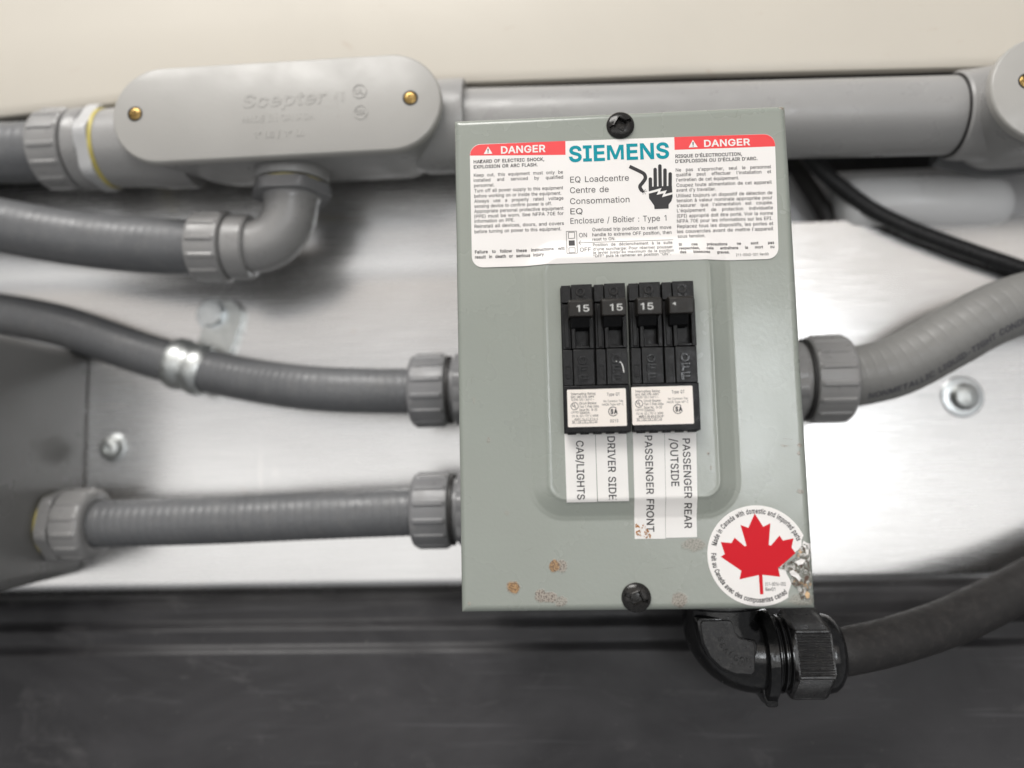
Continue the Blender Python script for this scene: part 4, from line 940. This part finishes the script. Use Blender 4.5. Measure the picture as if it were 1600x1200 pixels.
# ------------------------------------------------------------------ grey fittings
def nut(g, o, axis, L, R, rin, nr=14, lip=True):
    """ribbed compression nut; starts at its threaded side, narrows at the far end"""
    def rf(t, r, th):
        q = (th*nr/(2*PI)) % 1.0; d = abs(q-.5)*2*PI*R/nr
        rib = 1.0 if d < .8 else max(0, 1-(d-.8)/.5)
        k = 1 if 2.2 < t < L-2.8 else max(0, 1-min(abs(t-2.2), abs(t-(L-2.8)))/1.0)
        return r+(.75*rib*k if r > R*.8 else 0)
    prof = [(0, rin+.5), (0, R-1.0), (.6, R-.1), (1.8, R), (2.2, R)]+[(2.2+(L-5)*k/6, R) for k in range(1, 7)]+[(L-1.9, R-.1), (L-.9, R-.7), (L-.2, R-2.0), (L, R-3.2), (L, rin), (L-3, rin)]
    return g.lathe(o, axis, prof, nr*12, rf)
def hexring(g, o, axis, t0, t1, R, start=0.2, ch=.6):
    def rf(t, r, th):
        q = ((th-start) % (PI/3))-PI/6
        return min(r, R*.895/math.cos(q))
    return g.lathe(o, axis, [(t0, R-3), (t0, R-ch), (t0+ch, R), (t1-ch, R), (t1, R-ch), (t1, R-3)], 96, rf)
def coil(t, pts, mat, rf, name='jacket', step=.55, n=40):
    g = G(); sweep(g, catmull(pts, step), rf, n); return make(name, g, mat, t, angle=60)

# conduit body, upper left
def stadium(cx, cz, hl_, r, tilt=0.0, n=20):
    out = []
    for s, a0 in ((1, -PI/2), (-1, PI/2)):
        for k in range(n+1):
            a = a0+PI*k/n; out.append((cx+s*(hl_-r)+r*math.cos(a), cz+r*math.sin(a)))
    return [(cx+(x-cx)*math.cos(tilt)-(z-cz)*math.sin(tilt), cz+(x-cx)*math.sin(tilt)+(z-cz)*math.cos(tilt)) for x, z in out]
def conduit_body(loc, cx, cz, hl_, r, tilt, label, bolts, name='conduit_fitting'):
    T = thing(name, loc, label, 'conduit fitting')
    c = stadium(cx, cz, hl_, r, tilt)
    g = G(); g.loft([[(cx+(x-cx)*k, y, cz+(z-cz)*(1-(1-k)*hl_/r*.95)) for x, z in c] for y, k in ((30.0, .984), (30.25, .991), (30.9, .998), (31.8, 1.0), (34.0, 1.0))])
    cov = make('cover', g, MT['pvccover'], T, angle=40); cov['_b'] = T['_b']
    for bx, bz in bolts:
        g = G()
        g.lathe((bx, 30.0, bz), (0, -1, 0), [(0, 3.4), (.25, 3.3), (.28, 2.9), (.05, 2.85)], 32)
        make('recess_shade_ring', g, MT['rubber'], cov)  # dark ring paints the shade of a countersunk hole that is not cut
        g = G(); g.lathe((bx, 30.2, bz), (0, -1, 0), [(-.4, 2.9), (.35, 2.75), (.7, 2.2), (.8, 1.2), (.4, .95), (.2, .1)], 24)
        g.box(bx-2.3, bx+2.3, 29.3, 29.45, bz-.32, bz+.32)
        make('brass_screw', g, MT['brass'], cov)
    return T, cov, c
T, cov, c = conduit_body((-146, 60, 90), -146, 116.6, 73.4, 21.9, .010, 'grey PVC conduit body with long rounded cover and two brass screws', [(-208.8, 117.0), (-86.2, 118.4)])
g = G()
rings = []
for y, xl, xr_, rz in ((34.2, 2.0, 2.0, 2.0), (40, 2.4, 2.2, 2.3), (66, 18, 4.0, 3.2), (74, 24, 6, 4.5), (78, 30, 10, 9)):
    cx_, hl2 = -146+(xl-xr_)/2, 73.4-(xl+xr_)/2
    rings.append([(x, y, z) for x, z in stadium(cx_, 116.6, hl2, 21.9-rz, .010)])
g.loft(rings); make('body', g, MT['pvc'], T, angle=40)
g = G(); g.lathe((-196, 60, 115), (-1, 0, 0), [(0, 20), (14, 20), (24, 18.6), (38, 18.2), (40.5, 18.0), (41, 16)], 64); make('hub', g, MT['pvc'], T)
g = G(); g.lathe((-90, 60, 118.2), (1, 0, 0), [(0, 19), (6, 21), (24, 21.2), (25, 20.9), (25.2, 17.6)], 64); make('hub', g, MT['pvc'], T)
g = G(); g.lathe((-147, 56, 100), (0, 0, -1), [(0, 17), (6, 17), (7.6, 16.6), (8, 15)], 64); make('hub', g, MT['pvc'], T)
# moulded writing on the cover
g = G()
def cv(u0, z0, skew=0.0):
    return lambda u, v, dd: (u0+u+v*skew, 30.0-dd, z0+v+(u)*.010)
relief_text(g, 'Scepter', -161.0, 117.6, 37, 5.6, 30, .16, cv(-161.0, 117.6, .2), .02)
relief_text(g, 'MADE IN CANADA', -160.4, 111, 32, 2.9, 30, .14, cv(-160.4, 110.6), .012)
relief_text(g, '1" LB / 1" LL', -155, 104.8, 22, 2.7, 30, .22, cv(-155, 103.4), .012)
relief_text(g, '1"', -118.5, 111.5, 4.2, 11, 30, .10, cv(-119.5, 111.5), .01)
for cx_, cz_ in ((-108.5, 122.5), (-108.0, 113)):
    for k in range(24):
        a, b = 2*PI*k/24, 2*PI*(k+1)/24
        ro, ri = 3.2, 2.8
        g.loft([[(cx_+ro*math.cos(a), yy, cz_+ro*math.sin(a)), (cx_+ro*math.cos(b), yy, cz_+ro*math.sin(b)), (cx_+ri*math.cos(b), yy, cz_+ri*math.sin(b)), (cx_+ri*math.cos(a), yy, cz_+ri*math.sin(a))] for yy in (29.75, 30.05)])
relief_text(g, 'UL', -110.5, 121.4, 3.8, 2.4, 30, .25, cv(-110.4, 121.3)); relief_text(g, 'CSA', -110.5, 112, 4.4, 2.2, 30, .25, cv(-110.2, 111.9))
make('moulded_lettering', g, MT['pvccover'], cov, angle=30)

# liquidtight conduit and connector entering the body from the left
T = thing('conduit_connector', (-250, 60, 97), 'large grey ribbed connector at left end of the conduit body', 'conduit connector')
g = G(); hexring(g, (-236.8, 60, 115), (-1, 0, 0), 1.2, 7.4, 20.2, .1); make('locknut', g, MT['white'], T)
g = G(); g.lathe((-236.8, 60, 115), (-1, 0, 0), [(-.6, 16), (-.6, 18.4), (1.2, 18.6), (1.3, 16)], 64); make('thread_tape', g, MT['yellow'], T)
g = G(); g.lathe((-244.2, 60, 115), (-1, 0, 0), [(0, 16), (0, 18.6), (1, 19.2), (6.4, 19.2), (7.2, 18.4), (7.2, 16.4), (9, 16.4)], 64); make('collar', g, MT['pvcnut'], T)
g = G(); nut(g, (-252.8, 60, 115), (-1, 0, 0), 16.5, 18.8, 14.6); make('compression_nut', g, MT['pvcnut'], T)
t = coil(None, [(-250, 60, 115), (-275, 60, 114.8), (-293, 60, 115.2), (-330, 60, 118.5), (-380, 60, 124), (-480, 62, 128), (-600, 64, 122)], MT['liquid'], ribbed(14.4), 'liquidtight_conduit')
tag(t, 'thick grey flexible conduit running in from the upper left edge', 'flexible conduit')

# elbow connector below the body and its conduit
T = thing('elbow_connector', (-165, 58, 60), 'grey ninety degree elbow connector hanging under the conduit body', 'conduit connector')
g = G(); g.lathe((-147.5, 57, 92.3), (0, 0, -1), [(-.4, 14), (-.4, 15.3), (1.1, 15.3), (1.1, 14)], 48); make('thread_tape', g, MT['yellow'], T)
g = G(); hexring(g, (-147.5, 57, 91.0), (0, 0, -1), 0, 5.4, 18.4, .5); make('hex_collar', g, MT['pvcdark'], T)
g = G()
el = catmull([(-147.6, 57, 88), (-147.9, 57, 82), (-149.6, 57.5, 74.8), (-154.5, 58, 67.8), (-161, 58, 64.2), (-168, 58, 63.2)], 1.0)
sweep(g, el, lambda s, th: 12.6-.4*min(1, s/20)+1.8*max(0, 1-s/4), 48); make('elbow_tube', g, MT['pvcnut'], T, angle=60)
g = G(); g.lathe((-166.5, 58, 63.2), (-1, 0, .03), [(0, 12), (0, 14.0), (1, 14.8), (6, 15.0), (9, 15.0), (9.4, 13.6), (11, 13.6)], 56); make('collar', g, MT['pvcnut'], T)
g = G(); nut(g, (-177, 58, 63.4), (-1, 0, .04), 16.4, 16.4, 13.0, 13); make('compression_nut', g, MT['pvcnut'], T)
g = G()
t = coil(None, [(-181, 58, 63.5), (-199, 58.5, 64.3), (-228, 60, 67.3), (-259, 60, 72.2), (-291, 60, 79.1), (-317, 60, 85.6), (-350, 60, 92), (-400, 61, 97), (-480, 62, 96), (-600, 64, 88)], MT['liquid'], ribbed(13.0), 'liquidtight_conduit')
tag(t, 'grey flexible conduit sweeping left from the elbow connector', 'flexible conduit')

# rigid PVC pipe along the top
g = G(); sweep(g, [Vector((-80, 61, 118.4)), Vector((-30, 61, 117.2)), Vector((60, 61, 115.2)), Vector((163, 61, 113.0))], lambda s, th: 17.3, 72)
t = make('rigid_pipe', g, MT['pvc'], angle=60); tag(t, 'straight smooth grey PVC pipe passing behind the top of the enclosure', 'pipe')

# second conduit body at the right edge
T, cov, c = conduit_body((215, 60, 86), 219.5, 110.0, 62.5, 23.0, .012, 'round ended grey conduit body at the upper right edge', [(171.5, 113.0), (268, 113.5)])
g = G(); rings = []
for y, k in ((34.2, 1.6), (42, 2.0), (66, 3.4), (76, 6), (80, 12)):
    rings.append([(x, y, z) for x, z in stadium(219.5, 110.0, 62.5-k, 23.0-k, .012)])
g.loft(rings); make('body', g, MT['pvc'], T, angle=40)
g = G(); g.lathe((156.6, 61, 113.1), (1, 0, -.02), [(2, 17.5), (0, 17.6), (0, 18.6), (1, 19.4), (8, 20.0), (20, 21.4), (30, 23), (34, 20)], 64); make('hub', g, MT['pvc'], T)
g = G(); g.lathe((155.8, 61, 113.1), (1, 0, -.02), [(0, 17), (0, 18.1), (1.2, 18.4), (1.2, 17)], 64); make('rubber_ring', g, MT['rubber'], T)

# flexible conduits into the left side of the enclosure
def box_connector(x, y, z, sgn, R, rin, L, label, light, nr=14):
    T = thing('conduit_connector', (x, y, z-R), label, 'conduit connector')
    mt = MT['pvcnut'] if light else MT['pvcdark']
    ax = (sgn, 0, 0); xw = 63.7*sgn
    g = G(); g.lathe((xw, y, z), ax, [(0, R-5), (0, R-1.2), (abs(x-xw)-4, R-1.2), (abs(x-xw)-3.4, R-2.4), (abs(x-xw)+2, R-2.4)], 56)
    make('threaded_body', g, mt, T)
    g = G(); hexring(g, (xw, y, z), ax, 2, abs(x-xw)-3.6, R+.2, .3); make('hex_collar', g, mt, T)
    g = G(); g.lathe((x, y, z), ax, [(-1.6, R-3), (-1.6, R-.7), (-.2, R-.7), (-.2, R-3)], 56); make('sealing_ring', g, MT['rubber'], T)
    g = G(); nut(g, (x, y, z), ax, L, R, rin, nr); make('compression_nut', g, mt, T)
    return T
box_connector(-76.8, 70, -5.3, -1, 16.6, 10.9, 17.5, 'upper grey ribbed connector on the enclosure left side', False)
box_connector(-75.8, 68, -60.6, -1, 16.8, 11.2, 17.5, 'lower grey ribbed connector on the enclosure left side', False)
box_connector(86.6, 68, -5.2, 1, 19.4, 13.6, 18.5, 'pale grey ribbed connector on the enclosure right side', True, 16)
t = coil(None, [(-86, 70, -5.5), (-95, 70, -5.4), (-138, 72, -3.0), (-175, 82, 3.2), (-211, 88.6, 11.9), (-241.6, 88.6, 21.6), (-275.5, 88.6, 34.1), (-309.7, 88.6, 41.8), (-350, 88.6, 47), (-400, 88.6, 50), (-480, 88.6, 52), (-600, 88.6, 50)], MT['liquid'], ribbed(10.7, 4.0, .28), 'liquidtight_conduit')
tag(t, 'grey flexible conduit held by the metal strap left of the enclosure', 'flexible conduit')
t = coil(None, [(-84, 68, -60.8), (-92, 68, -60.9), (-137.7, 70, -62.1), (-190.8, 73, -63.8), (-242.4, 76, -64.6), (-258.2, 76, -64.6)], MT['liquid'], ribbed(11.2, 4.0, .28), 'liquidtight_conduit')
tag(t, 'short grey flexible conduit between enclosure and left junction box', 'flexible conduit')
rp = catmull([(96, 68, -5.4), (105, 68, -4.8), (127.1, 68, -0.1), (150.0, 67, 11.3), (167.0, 66, 20.3), (184.2, 66, 26.4), (212.4, 66, 31.9), (240.0, 66, 33.0), (300, 67, 31), (390, 70, 22), (500, 74, 14)], .55)
g = G(); sweep(g, rp, ribbed(13.7, 5.0, .20, .06), 56)
t = make('liquidtight_conduit', g, MT['liquidlight'], angle=60); tag(t, 'pale grey flexible conduit with printed lettering right of the enclosure', 'flexible conduit')
fr = frames(rp); smax = fr[-1][0]
fr_s = [q[0] for q in fr]
def on_tube(s, th, r):
    import bisect
    i = max(0, min(len(fr)-2, bisect.bisect(fr_s, s)-1))
    _, p, tt, u, v = fr[i]; p = p+tt*(s-fr[i][0])
    return p+(u*math.cos(th)+v*math.sin(th))*r
vdir = 1 if fr[0][4].z < 0 else -1
g = G()
for vs, fs in line('NONMETALLIC LIQUID-TIGHT CONDUIT', 77, 3.1, .012, 99):
    # the print runs along the lower front of the jacket, letters upright to the viewer
    g.add([on_tube(13.0+x, vdir*(.93-.30*x/77-y/13.7), 13.88) for x, y in vs], fs)
o = make('printed_lettering', g, MT['greyprint'], None, root=t['_b'], smooth=False, recalc=False); o.parent = t; o.location = (0, 0, 0)

# one-hole strap with its bolt
T = thing('conduit_strap', (-208, 98, 20), 'shiny zinc strap with bolt clamping the flexible conduit to the aluminium sheet', 'conduit strap')
sc, ax = Vector((-209.8, 88.4, 11.6)), Vector((30, 0, -9.6)).normalized(); vv = Vector((-ax.z, 0, ax.x)); 
if vv.z < 0: vv = -vv
g = G(); rings = []
for k in range(31):
    a = -PI*.5-.45+(PI+.9)*k/30       # from below, round the front, to the top
    ring = []
    for t_, rr in ((-9.6, 11.2), (-9.4, 12.2), (-7, 13.2), (-4.5, 13.3), (-1.8, 12.6), (0, 12.0), (1.8, 12.6), (4.5, 13.3), (7, 13.2), (9.4, 12.2), (9.6, 11.2)):
        ring.append(sc+ax*t_+(vv*math.sin(a)+Vector((0, -1, 0))*math.cos(a))*rr)
    ring += [sc+ax*t_+(vv*math.sin(a)+Vector((0, -1, 0))*math.cos(a))*10.8 for t_ in (9.4, 0, -9.4)]
    rings.append(ring)
g.loft(rings); make('band', g, MT['zinc'], T, angle=45)
g = G(); tb = [(-8.6, 10), (9.6, 10), (10, 30), (8, 36), (2, 39), (-4, 37), (-8, 31)]
g.loft([[sc+ax*(u+4)+vv*v*1.0+Vector((0, dy, 0)) for u, v in tb] for dy in (7.6, 11.2)]); make('tab', g, MT['zinc'], T, bevel=.4)
g = G(); bc = Vector((-202.2, 97.2, 39.6)); hexring(g, bc, (0, -1, 0), 0, 5.2, 6.8, .3, .8); g.lathe(bc, (0, -1, 0), [(3, 5), (5.0, 4.6), (5.3, 3.9), (4.6, 3.0), (4.5, .2)], 32)
bo = make('bolt_head', g, MT['zincdull'], T); bo['_b'] = T['_b']
g = G(); g.lathe(bc, (0, -1, 0), [(-.2, 7), (-.2, 9.0), (1.0, 8.8), (1.3, 7)], 40); make('washer', g, MT['zincdull'], bo)

def wall_screw(x, z, label, R, r):
    T = thing('wall_screw', (x, 100, z), label, 'screw')
    g = G(); g.lathe((x, 99.8, z), (0, -1, 0), [(0, r*.8), (0, R), (.9, R-.3), (1.3, R-1.6), (1.3, r*.6)], 40); make('washer', g, MT['zincdull'], T)
    g = G(); g.lathe((x, 98.5, z), (0, -1, 0), [(0, r), (.5, r*1.05), (2.2, r*.98), (3.6, r*.8), (4.2, r*.5), (4.3, r*.38), (3.0, r*.34), (2.9, .1)], 40); make('screw_head', g, MT['zinc'], T)
wall_screw(171.5, -12.6, 'domed silver screw with wide washer below the right flexible conduit', 10.2, 6.4)
wall_screw(-255.1, -27.8, 'small blue silver screw beside the left junction box', 7.4, 5.8)

# grey junction box at the left edge
T = thing('junction_box', (-340, 50, -92), 'smooth grey junction box cut off by the left edge', 'junction box')
g = G(); prof = rrect(-360, -34.5, 90, 57.0, 6, 6)
g.loft([[(x, y, z) for x, z in prof] for y in (26, 99.6)]); bd = make('body', g, MT['boxgrey'], T, bevel=1.0); bd['_b'] = T['_b']
# its connector
T = thing('conduit_connector', (-258, 76, -83), 'grey ribbed connector with yellow tape on the left junction box', 'conduit connector')
g = G(); g.lathe((-270, 76, -64.7), (1, 0, 0), [(0, 11), (0, 14.6), (1.2, 14.6), (1.2, 11)], 48); make('thread_tape', g, MT['yellow'], T)
g = G(); hexring(g, (-268.6, 76, -64.7), (1, 0, 0), .3, 6.0, 17.6, .25); make('hex_collar', g, MT['pvcnut'], T)
g = G(); nut(g, (-262.4, 76, -64.7), (1, 0, 0), 15, 16.6, 11.4); make('compression_nut', g, MT['pvcnut'], T)

# ------------------------------------------------------------------ black cord grip elbow under the enclosure and its cable
T = thing('cord_grip_elbow', (45, 45, -139), 'glossy black angled cord grip under the lower right of the enclosure', 'cord grip')
AX, AZ, AY = 38.0, -119.6, 43.0
g = G(); g.lathe((AX, AY, -94.2), (0, 0, -1), [(0, 12), (0, 19.0), (.8, 19.4), (4.4, 19.4), (5.4, 18.4), (5.6, 15)], 64); make('flange', g, MT['glossblack'], T)
g = G(); el = [Vector((AX, AY, -96)), Vector((AX, AY, -103))]
for k in range(0, 19):
    a = PI/2*k/18; el.append(Vector((AX+14-14*math.cos(a), AY, AZ+14-14*math.sin(a)+0)))
el += [Vector((54, AY, AZ)), Vector((57, AY, AZ))]
sweep(g, el, lambda s, th: 15.2, 64); make('elbow_body', g, MT['glossblack'], T, angle=60)
pl = [(28.0, -102.9), (38.6, -102.7), (39.9, -104.0), (40.5, -107.5), (42.2, -109.8), (45.6, -110.8), (47.6, -111.3), (48.3, -113), (47.7, -122.9), (46.4, -123.9), (40.3, -123.6), (34.8, -121.2), (30.6, -117), (28.2, -111.8), (27.3, -107), (27.1, -104)]
g = G(); pc = (38, -113)
g.loft([[(pc[0]+(x-pc[0])*k, y, pc[1]+(z-pc[1])*k) for x, z in pl] for y, k in ((36, 1.13), (29.2, 1.10), (28.2, 1.06), (28.0, 1.02))]); make('raised_border', g, MT['glossblack'], T, angle=40)
g = G(); g.loft([[(pc[0]+(x-pc[0])*k, y, pc[1]+(z-pc[1])*k) for x, z in pl] for y, k in ((34, .985), (27.55, .98), (27.3, .95))]); make('name_pad', g, MT['nylon'], T, angle=30)
g = G()
letters = 'SEALCON'
for i, ch in enumerate(letters):
    a = PI+.18+(PI/2-.1)*i/6.0+0; cx_, cz_, rr = 44.5, -108.5, 9.7
    th = a+PI/2
    for vs, fs in [glyphs(ch, .01)]:
        k = 2.0/CAP; e = extent(vs); mid = (e[0]+e[1])/2
        pts = []
        for x, y in vs:
            lx, ly = (x-mid)*k, y*k-1.0
            pts.append((cx_+rr*math.cos(a)+lx*math.cos(th)-ly*math.sin(th), cz_+rr*math.sin(a)+lx*math.sin(th)+ly*math.cos(th)))
        N = len(pts); g.add([(x, 27.12, z) for x, z in pts], fs)
make('moulded_lettering', g, MT['glossblack'], T, smooth=False, recalc=False)
g = G(); g.lathe((52.6, AY, AZ-.6), (1, 0, 0), [(0, 13), (0, 17.0), (.7, 18.2), (4.2, 18.4), (4.9, 17.6), (5.0, 13)], 64); make('washer_flange', g, MT['glossblack'], T)
g = G(); lug = [(51.6, -134), (52.6, -137.2), (53.4, -138.0), (56.8, -138.0), (57.4, -137.2), (57.6, -132), (51.6, -130)]
g.loft([[(x, y, z) for x, z in lug] for y in (33, 52)]); make('locking_lug', g, MT['glossblack'], T, bevel=.6)
g = G(); prof = [(0, 12)]
for k in range(3): prof += [(k*2.3+.1, 14.0), (k*2.3+.9, 15.3), (k*2.3+1.4, 15.3), (k*2.3+2.2, 14.0)]
prof += [(7.6, 13)]; g.lathe((57.3, AY, AZ), (1, 0, 0), prof, 56); make('thread', g, MT['glossblack'], T, angle=50)
# hexagonal gland nut: grooves run along each flat
def glandr(t, r, th):
    st = .32; q = ((th-st) % (PI/3))-PI/6; R = 17.0*.90/math.cos(q)
    fl = R*math.tan(0)+17.6*.9*math.tan(q)
    groove = .40*(.5-.5*math.cos(2*PI*fl/.98)) if (1.6 < t < 14.4 and abs(fl) < 8.3) else 0
    return min(r, R-groove)
g = G(); g.lathe((63.2, AY, AZ), (1, 0, 0), [(0, 12), (0, 15.6), (.9, 17), (1.6, 18), (1.7, 18)]+[(1.7+12.6*k/5, 18) for k in range(1, 6)]+[(14.5, 18), (15.2, 17.0), (16.0, 14.6)], 1200, glandr)
make('gland_nut', g, MT['nylon'], T, angle=40)
g = G(); g.lathe((78.2, AY, AZ), (1, 0, 0), [(0, 13), (0, 15.4), (1.2, 15.6), (3.2, 15.2), (5.0, 14.0), (6.6, 11.8), (7.1, 10.4), (7.0, 9.4), (5, 9.2)], 64); make('dome_cap', g, MT['glossblack'], T, angle=40)
g = G(); cp = catmull([(82, 43, -119.8), (90, 44, -119.0), (112.1, 52, -116.8), (145.6, 66, -110.8), (179.9, 77, -99.4), (212.8, 83, -85.1), (243.5, 85, -72.9), (300, 86, -52), (380, 86, -30), (480, 86, -12)], 1.2)
sweep(g, cp, lambda s, th: 9.4+.6*min(1, s/70)+.12*noise.noise(Vector((s*.05, th, 0))), 40)
t = make('power_cable', g, MT['rubber'], angle=60); tag(t, 'dusty black rubber cable rising right from the cord grip', 'cable')

# ------------------------------------------------------------------ cables behind, upper right
def corr(R): return lambda s, th: R-.45*(.5+.5*math.cos(2*PI*s/2.4))
g = G(); sweep(g, catmull([(90.4, 88, 129.1), (98.0, 90, 114.8), (107.6, 92, 102.3), (118.9, 93, 91.7), (132.3, 93.4, 80.8), (148.5, 93.8, 71.5), (164.3, 94, 64.2), (180.0, 94, 57.5), (195.8, 94, 51.1), (217.1, 94, 42.4), (248.8, 94, 31.3), (330, 94, 8), (500, 94, 2)], .5), corr(4.2), 24)
t = make('cable_loom', g, MT['loom'], angle=80); tag(t, 'black corrugated cable loom curving down to the right of the enclosure', 'cable loom')
g = G(); sweep(g, catmull([(96.1, 116, 145.4), (101.0, 114, 123.1), (104.5, 112, 108.1), (111.9, 112, 94.0), (117.0, 112, 81.8), (118.9, 114, 63.5)], 1.5), lambda s, th: 4.6, 24)
t = make('black_cable', g, MT['rubber'], angle=60); tag(t, 'short black cable in the gap behind the enclosure top right corner', 'cable')
g = G(); g.lathe((119, 107, 88), (1, 0, -.03), [(0, 2), (.5, 9), (3, 13), (7, 15), (60, 15.5), (76, 15), (82, 12.5), (85.5, 8), (86.5, 2)], 48)
t = make('white_pipe', g, MT['whitepipe'], angle=50); tag(t, 'blurred white pipe with rounded end in the gap below the rigid pipe', 'pipe')
g = G(); sweep(g, catmull([(160, 84, 104), (175, 84, 99.5), (190, 84, 97.5), (207, 84, 99), (235, 84, 95)], 2), lambda s, th: 5.5, 28)
t = make('dark_grey_cable', g, MT['liquid'], angle=60); tag(t, 'dark grey cable under the right conduit body', 'cable')

for o in bpy.data.objects:
    if '_b' in o: del o['_b']
